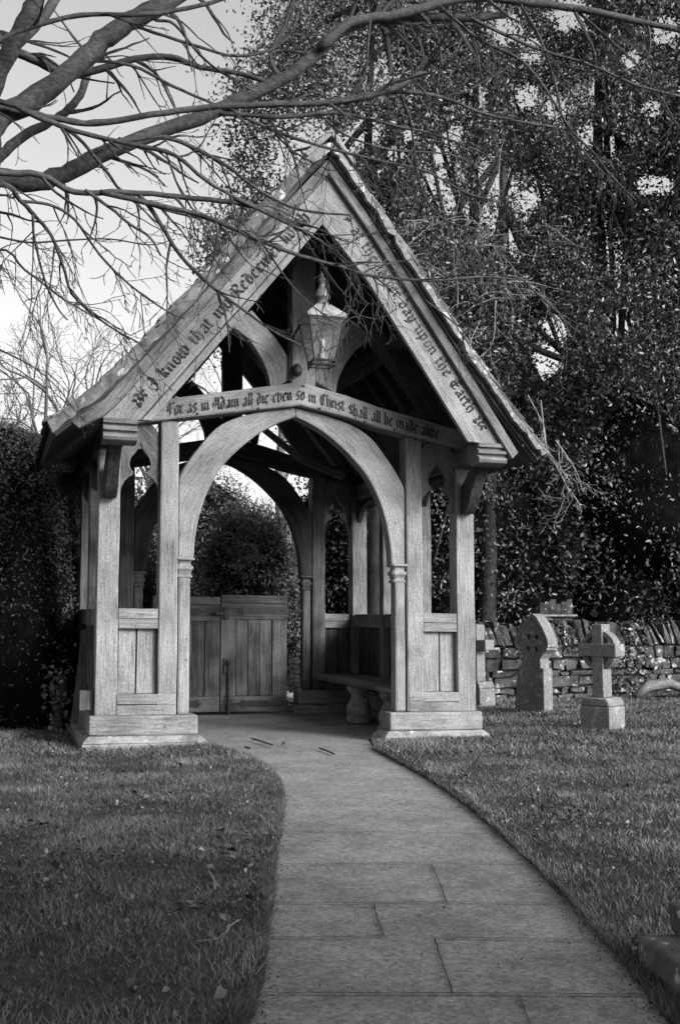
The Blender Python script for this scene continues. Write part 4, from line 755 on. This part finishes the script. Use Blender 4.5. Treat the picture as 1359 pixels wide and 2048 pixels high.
# trees added out of view to shade the foreground; leafy shrubs follow
evergreen('added_shade_tree', (4.4, -3.2), [(5.5, -1.9, 3.6, 2.7, 2.4, 2.9), (.6, 0, 5.4, 3.4, 2.4, 1.5), (7, -3.6, 3.6, 2.6, 2.6, 2.8)], 3800, 30, .13, 'added unseen evergreen behind the camera, shading the near path', cl=.3, trunk_h=5, tr=.25, gap=-.9, core=0)
evergreen('added_shade_tree', (-2.4, -2.6), [(-2.4, -2.4, 3.6, 2.5, 2.2, 2.6)], 1100, 30, .13, 'added unseen evergreen behind the camera, darkening the near left lawn', cl=.3, trunk_h=5, tr=.25, gap=-.9, core=0)
def bush(name, blobs, ncl, per, size, label, m='leaf', cl=.14, asp=.5, core=True, cat='shrub', group=None, coreS=.8):
    c0 = np.array([blobs[0][0], blobs[0][1], 0]); t = empty(name, tuple(c0), 0, label=label, cat=cat, group=group)
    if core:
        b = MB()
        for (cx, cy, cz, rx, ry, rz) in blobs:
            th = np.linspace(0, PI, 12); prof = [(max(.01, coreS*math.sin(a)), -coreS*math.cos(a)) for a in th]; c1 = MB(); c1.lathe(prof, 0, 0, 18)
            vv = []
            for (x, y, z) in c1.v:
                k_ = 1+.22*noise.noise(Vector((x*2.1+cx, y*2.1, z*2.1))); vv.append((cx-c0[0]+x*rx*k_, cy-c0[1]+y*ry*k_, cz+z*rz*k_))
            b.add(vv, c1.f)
        b.build('dark_shade_core', M['core'], t, smooth=True)  # solid dark mass painting in the shade inside the bush
    cen = crown_points(blobs, ncl, .8)-c0; cen = cen[cen[:, 2] > .05]; V, tn = clumps(cen, per, cl, size, asp); npmesh('foliage', V, 4, M[m], t, tn); return t
bush('laurel_bush', [(1.7, 16.0, 1.5, .95, .6, 1.5), (2.7, 16.0, 1.3, .9, .6, 1.4)], 900, 16, .075, 'glossy leaved bush behind the wall beside the right corner post')
bush('laurel_bush', [(4.1, 15.9, 1.4, .9, .6, 1.5), (5.2, 15.8, 1.6, .9, .6, 1.7)], 800, 14, .075, 'dark leaved bush behind the wall above the right cross gravestone')
bush('laurel_bush', [(.35, 16.6, 1.5, .7, .6, 2.0), (-.35, 16.8, 1.6, .5, .5, 1.9)], 700, 16, .07, 'leafy bush beyond the lychgate seen through its right side windows')
# yews seen through the arch
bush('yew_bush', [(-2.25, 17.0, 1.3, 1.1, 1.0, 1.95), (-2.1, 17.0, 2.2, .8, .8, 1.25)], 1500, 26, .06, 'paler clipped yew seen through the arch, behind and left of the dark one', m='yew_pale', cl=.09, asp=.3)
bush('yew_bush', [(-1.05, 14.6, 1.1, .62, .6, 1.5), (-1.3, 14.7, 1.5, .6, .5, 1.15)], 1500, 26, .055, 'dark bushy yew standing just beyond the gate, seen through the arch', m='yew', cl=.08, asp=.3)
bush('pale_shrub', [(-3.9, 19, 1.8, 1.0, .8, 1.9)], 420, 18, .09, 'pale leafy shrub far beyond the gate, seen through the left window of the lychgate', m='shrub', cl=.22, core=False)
# clipped hedge on the left
HD = empty('yew_hedge', (-3.9, 12, 0), 0, label='tall dark clipped yew hedge with a rounded top, left of the lychgate', cat='hedge')
nx, nz = 46, 40; vs_ = []; cen = []
def hedge_pt(a, y):
    # cross section in x-z: from the right foot over the top to the left foot
    hw = 1.25; h = 2.98-.02*(y-9.5)
    ca = math.cos(a); sa = math.sin(a); e = .42
    return np.array([math.copysign(abs(ca)**e, ca)*hw, 0, abs(sa)**e*h])
ya, yb = 9.9, 17.5
for i in range(60):
    y = ya+(yb-ya)*i/59; endk = min(1, .60+.40*min(1, (i/4)))
    for j in range(40):
        a = PI*j/39; p = hedge_pt(a, y)*np.array([endk, 1, .93+.07*endk]); p = p+np.array([-3.95, y, 0]); k_ = .10*noise.noise(Vector(p*1.1))+.05*noise.noise(Vector(p*3.3)); vs_.append((p[0]+k_*math.cos(a)*1.2+3.9, p[1]-12+k_, p[2]+k_*math.sin(a)))
b = MB(); b.add(vs_, [(i*40+j, i*40+j+1, (i+1)*40+j+1, (i+1)*40+j) for i in range(59) for j in range(39)]+[tuple(range(40))]); b.build('dark_shade_core', M['core'], HD, smooth=True)  # solid dark hull painting in the shade inside the hedge
vv = np.array(vs_).reshape(60, 40, 3)
def surf(k, ir=(0, 58.999), jr=(0, 20)):
    ii = rng.uniform(ir[0], ir[1], k); jj = rng.uniform(jr[0], jr[1], k); i0 = ii.astype(int); j0 = jj.astype(int); a = (ii-i0)[:, None]; c_ = (jj-j0)[:, None]
    return vv[i0, j0]*(1-a)*(1-c_)+vv[i0+1, j0]*a*(1-c_)+vv[i0, j0+1]*(1-a)*c_+vv[i0+1, j0+1]*a*c_
S1 = surf(46000, (0, 20), (0, 26)); S2 = surf(16000, (20, 58.9), (0, 26))
e = vv[0]; k_ = 76000; jx = rng.integers(0, 40, k_); r_ = rng.random((k_, 1))**.5; cmid = np.array([-.05, e[:, 1].mean(), 1.2]); S3 = cmid+(e[jx]-cmid)*r_; S3[:, 1] += rng.normal(size=k_)*.04-.06
S3[:, 1] += .10*np.array([noise.noise(Vector((p[0]*2, p[1], p[2]*2))) for p in S3])
S = np.vstack([S1, S2, S3])+rng.normal(size=(138000, 3))*.035
npmesh('foliage', leaves(S, .040, .33, .2), 4, M['yew'], HD)
# ivy plant, stake and board at the foot of the hedge
p = ground(112, 1470); iv = empty('ivy_plant', (p[0], p[1], 0), 0, label='pale leaved ivy climbing a short stump at the foot of the hedge', cat='plant')
b = MB(); b.tube(catmull([(0, 0, -.02), (.02, 0, .2), (.05, .02, .42), (.03, .03, .55)], 4), [.045]*12+[.03], 8); b.build('stump', M['bark'], iv, smooth=True)
Q = np.array([0.02, -.03, .3])+rng.normal(size=(160, 3))*np.array([.07, .05, .2]); Q[:, 2] = np.abs(Q[:, 2]); npmesh('foliage', leaves(Q, .055, .8), 4, M['shrub'], iv)
p = ground(150, 1478); b = MB(); b.box(-.05, .05, -.012, .012, 0, .95, 2, jit=.004); o = b.build('leaning_board', M['oak_gate'], bevel=.004, label='narrow dark board leaning against the left flank of the lychgate', cat='board'); o.location = (p[0]-.06, p[1]+.25, .02); o.rotation_euler = (-.12, .10, .25)
# distant bare trees on the left
def fartree(px, D, h, label, seed, lean=0):
    p = at(px, 1230, D); t = empty('bare_tree', (p[0], p[1], 0), 0, label=label, cat='tree', group=None); b = MB(); r0 = h*.017
    def rec(p0, d, ln, r, lvl):
        m = 6; Q = [p0]; bd = rng.normal(size=3)*.10
        for i in range(m): d = unit(d+bd+rng.normal(size=3)*.10+np.array([0, 0, .03])); Q.append(Q[-1]+d*ln/m)
        Q = np.array(Q); b.tube(Q, np.linspace(r, max(.005, r*.4), m+1), 7 if lvl > 3 else 4, cap=False)
        if lvl == 0: return
        for k in ((2, 4, 5, 6) if lvl > 1 else (1, 2, 3, 4, 5, 6)):
            ax = unit(np.cross(d, rng.normal(size=3))); rec(Q[k], unit(d+ax*rng.uniform(.5, 1.0)), ln*rng.uniform(.38, .6), max(.005, r*.42), lvl-1)
    T = catmull([(0, 0, -.1), (.05, 0, h*.25), (-.03, 0, h*.45), (.05, 0, h*.56)], 4); b.tube(T, np.linspace(r0, r0*.6, len(T)), 9, cap=False)
    for k in range(5): s0 = T[rng.integers(len(T)//2, len(T))]; a_ = k*2.4; rec(s0, unit(np.array([math.cos(a_)*.42+lean, math.sin(a_)*.42, 1])), h*rng.uniform(.3, .46), r0*.38, 3)
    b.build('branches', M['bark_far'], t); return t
fartree(112, 24, 8.6, 'slender leafless tree with several upright stems beyond the hedge, the larger of the pair', 1)
fartree(50, 27, 7.2, 'small leafless tree beyond the hedge at the left edge', 2); fartree(215, 30, 8.4, 'thin leafless tree showing over the left slope of the lychgate roof', 3)
fartree(300, 33, 9.5, 'pale leafless tree far behind the left half of the lychgate', 4); fartree(560, 30, 11, 'leafless tree glimpsed through the top of the arch', 5)

# grass blades
def grass(n, xr, yr, hgt, wid, name, label):
    X = rng.uniform(*xr, n); Y = rng.uniform(*yr, n)**1.0
    vis = np.abs(X) < (Y+.3)*.44+.9; X, Y = X[vis], Y[vis]
    ins = inside(path_poly, X, Y) | inside(floor_poly, X, Y); u, v = tolocal(X, Y); ins |= (np.abs(u) < 1.83) & (v > -.13) ; ins |= (v > 2.9) & (u < 2.2); ins |= (X < -2.5) & (Y > 9.9)
    X, Y = X[~ins], Y[~ins]; n = len(X)
    nz_ = np.array([noise.noise(Vector((x*2.2, y*2.2, 0)))+.5*noise.noise(Vector((x*7, y*7, 3))) for x, y in zip(X, Y)])
    Z = hts(X, Y); h = hgt*(rng.uniform(.45, 1.25, n)+.85*nz_); h = np.clip(h, hgt*.25, None)
    a = rng.uniform(0, 2*PI, n); sx, sy = np.cos(a)*wid*.5, np.sin(a)*wid*.5; lx, ly = rng.normal(size=n)*h*.7, rng.normal(size=n)*h*.7
    V = np.stack([np.stack([X-sx, Y-sy, Z-.005], 1), np.stack([X+sx, Y+sy, Z-.005], 1), np.stack([X+lx, Y+ly, Z+h], 1)], 1)
    return npmesh(name, V, 3, M['grass'], None, np.clip(rng.random(n)*.5+.5*(nz_+.5), 0, 1), label=label, kind='stuff')
grass(620000, (-4.8, 7), (2.0, 8.5), .023, .0055, 'grass', 'short lawn grass either side of the path')
grass(280000, (-4.6, 8.5), (8.5, 15), .036, .010, 'grass', 'rougher grass around the lychgate and gravestones')
# longer tufts along the path edges
E_ = np.vstack([le, re]); k_ = 52000; ii = rng.integers(0, len(E_)-1, k_); tt = rng.random((k_, 1)); ok = (ii != len(le)-1); P = E_[ii]*(1-tt)+E_[np.minimum(ii+1, len(E_)-1)]*tt; P = P[ok]; ii = ii[ok]
side = np.where(ii < len(le), -1, 1); P = P+np.stack([side*np.abs(rng.normal(size=len(P)))*.03-side*.016, rng.normal(size=len(P))*.02, 0*side], 1); n = len(P); h = rng.uniform(.02, .05, n); a = rng.uniform(0, PI, n)
V = np.stack([P+np.stack([np.cos(a)*.003, np.sin(a)*.003, 0*a], 1), P-np.stack([np.cos(a)*.003, np.sin(a)*.003, 0*a], 1), P+np.stack([-side*h*.4*rng.random(n)+rng.normal(size=n)*.01, rng.normal(size=n)*.02, h], 1)], 1)
npmesh('grass', V, 3, M['grass'], None, label='longer grass overhanging the edges of the path', kind='stuff')
# low weeds and moss between the blades
n = 26000; X = rng.uniform(-3.2, 6, n); Y = rng.uniform(2.4, 14.6, n); kp = (np.abs(X) < (Y+.3)*.36+.3) & ~inside(path_poly, X, Y) & ~inside(floor_poly, X, Y); u, v = tolocal(X, Y); kp &= ~((np.abs(u) < 1.85) & (v > -.15)); kp &= ~((v > 2.9) & (u < 2.2)); X, Y = X[kp], Y[kp]
nz_ = lump(np.stack([X, Y, 0*X], 1), 1.3)+.6*lump(np.stack([X, Y, 0*X], 1), 4.); kp = nz_+.35*rng.normal(size=len(X)) > .12-np.clip((Y-9.5)*.08, 0, .3); X, Y = X[kp], Y[kp]
P = np.stack([X, Y, hts(X, Y)+rng.uniform(.008, .03, len(X))], 1); npmesh('weeds', leaves(P, .022+.0*X.mean(), .75), 4, M['grass'], None, rng.random(len(P))**1.5, label='low broad-leaved weeds and moss growing among the grass', kind='stuff')
# fallen leaves
def litter(n, xr, yr, size, label, cl=None):
    X = rng.uniform(*xr, n); Y = rng.uniform(*yr, n)
    if cl is not None:
        c_ = cl[rng.integers(0, len(cl), n)]; X = c_[:, 0]+rng.normal(size=n)*c_[:, 2]; Y = c_[:, 1]+rng.normal(size=n)*c_[:, 2]
    keep = ~inside(path_poly, X, Y); u, v = tolocal(X, Y); keep &= ~((np.abs(u) < 1.85) & (v > -.13)); X, Y = X[keep], Y[keep]; n = len(X)
    P = np.stack([X, Y, hts(X, Y)+rng.uniform(.02, .045, n)], 1); d = unit(np.stack([rng.normal(size=n), rng.normal(size=n), rng.normal(size=n)*.5], 1)); s_ = unit(np.cross(d, np.array([0, 0, 1])+rng.normal(size=(n, 3))*.4))
    L = (size*rng.uniform(.5, 1.2, n))[:, None]; f = np.array([0, 0, 1])*L*.18
    npmesh('fallen_leaves', np.stack([P-d*L*.5, P+s_*L*.36+f, P+d*L*.5, P-s_*L*.36+f*.4], 1), 4, M['litter'], None, rng.random(n)**2, label=label, kind='stuff')
cl = np.array([list(ground(x, y)[:2])+[s_] for x, y, s_ in ((30, 1680, .10), (50, 1780, .12), (150, 1750, .12), (290, 1615, .12), (480, 1740, .12), (250, 1560, .1), (1100, 1640, .14), (1150, 1655, .14), (1050, 1500, .25), (1150, 1500, .3), (90, 1480, .25), (200, 1510, .15), (60, 1500, .3), (440, 1850, .12), (480, 1700, .1), (1250, 1480, .4))])
litter(420, (0, 1), (0, 1), .042, 'scattered fallen leaves lying in drifts on the lawn', cl); litter(240, (-3, 5), (3, 13), .05, 'single fallen leaves spread over the lawn')
# grit and crumbs on the paving, soil along its edges
n = 1500; t_ = rng.random(n); i_ = rng.integers(0, len(le), n); e_ = rng.random(n) < .93; t_ = np.where(e_, np.abs(rng.normal(size=n))*.03, t_); t_ = np.where(e_ & (rng.random(n) < .5), 1-t_, t_)[:, None]; P = le[i_]*(1-t_)+re[i_]*t_; P = P+np.stack([rng.normal(size=n)*.02, rng.normal(size=n)*.08, .006+0*t_[:, 0]], 1)
npmesh('path_grit', leaves(P, .009, .7), 4, M['litter'], None, rng.random(n)*.6, label='small crumbs of soil and leaf lying on the paving', kind='stuff')
# twigs fallen on lawn and path
for pts, r, m, lb in (([(395, 1882), (430, 1878), (450, 1866), (462, 1850), (480, 1838)], .0032, 'twig', 'pale crooked twig lying on the lawn left of the path'), ([(418, 1742), (428, 1760), (430, 1778)], .003, 'twig', 'short pale bent stalk standing in the left lawn'),
                  ([(503, 1477), (520, 1482), (545, 1490)], .007, 'bark_dark', 'dark stick on the paving just inside the arch, longest of three'), ([(490, 1494), (500, 1497)], .008, 'bark_dark', 'tiny dark stick on the paving beside the longer one'), ([(638, 1496), (652, 1501), (668, 1508)], .007, 'bark_dark', 'dark stick on the paving near the right plinth')):
    P = catmull([ground(x, y, .05 if m == 'twig' else .018) for x, y in pts], 5); b = MB(); b.tube(P, r, 6)
    if m == 'twig' and len(pts) > 3: grow(b, P, np.full(len(P), r), 0, 8, 0, .07)
    b.build('fallen_twig', M[m], label=lb, cat='twig')
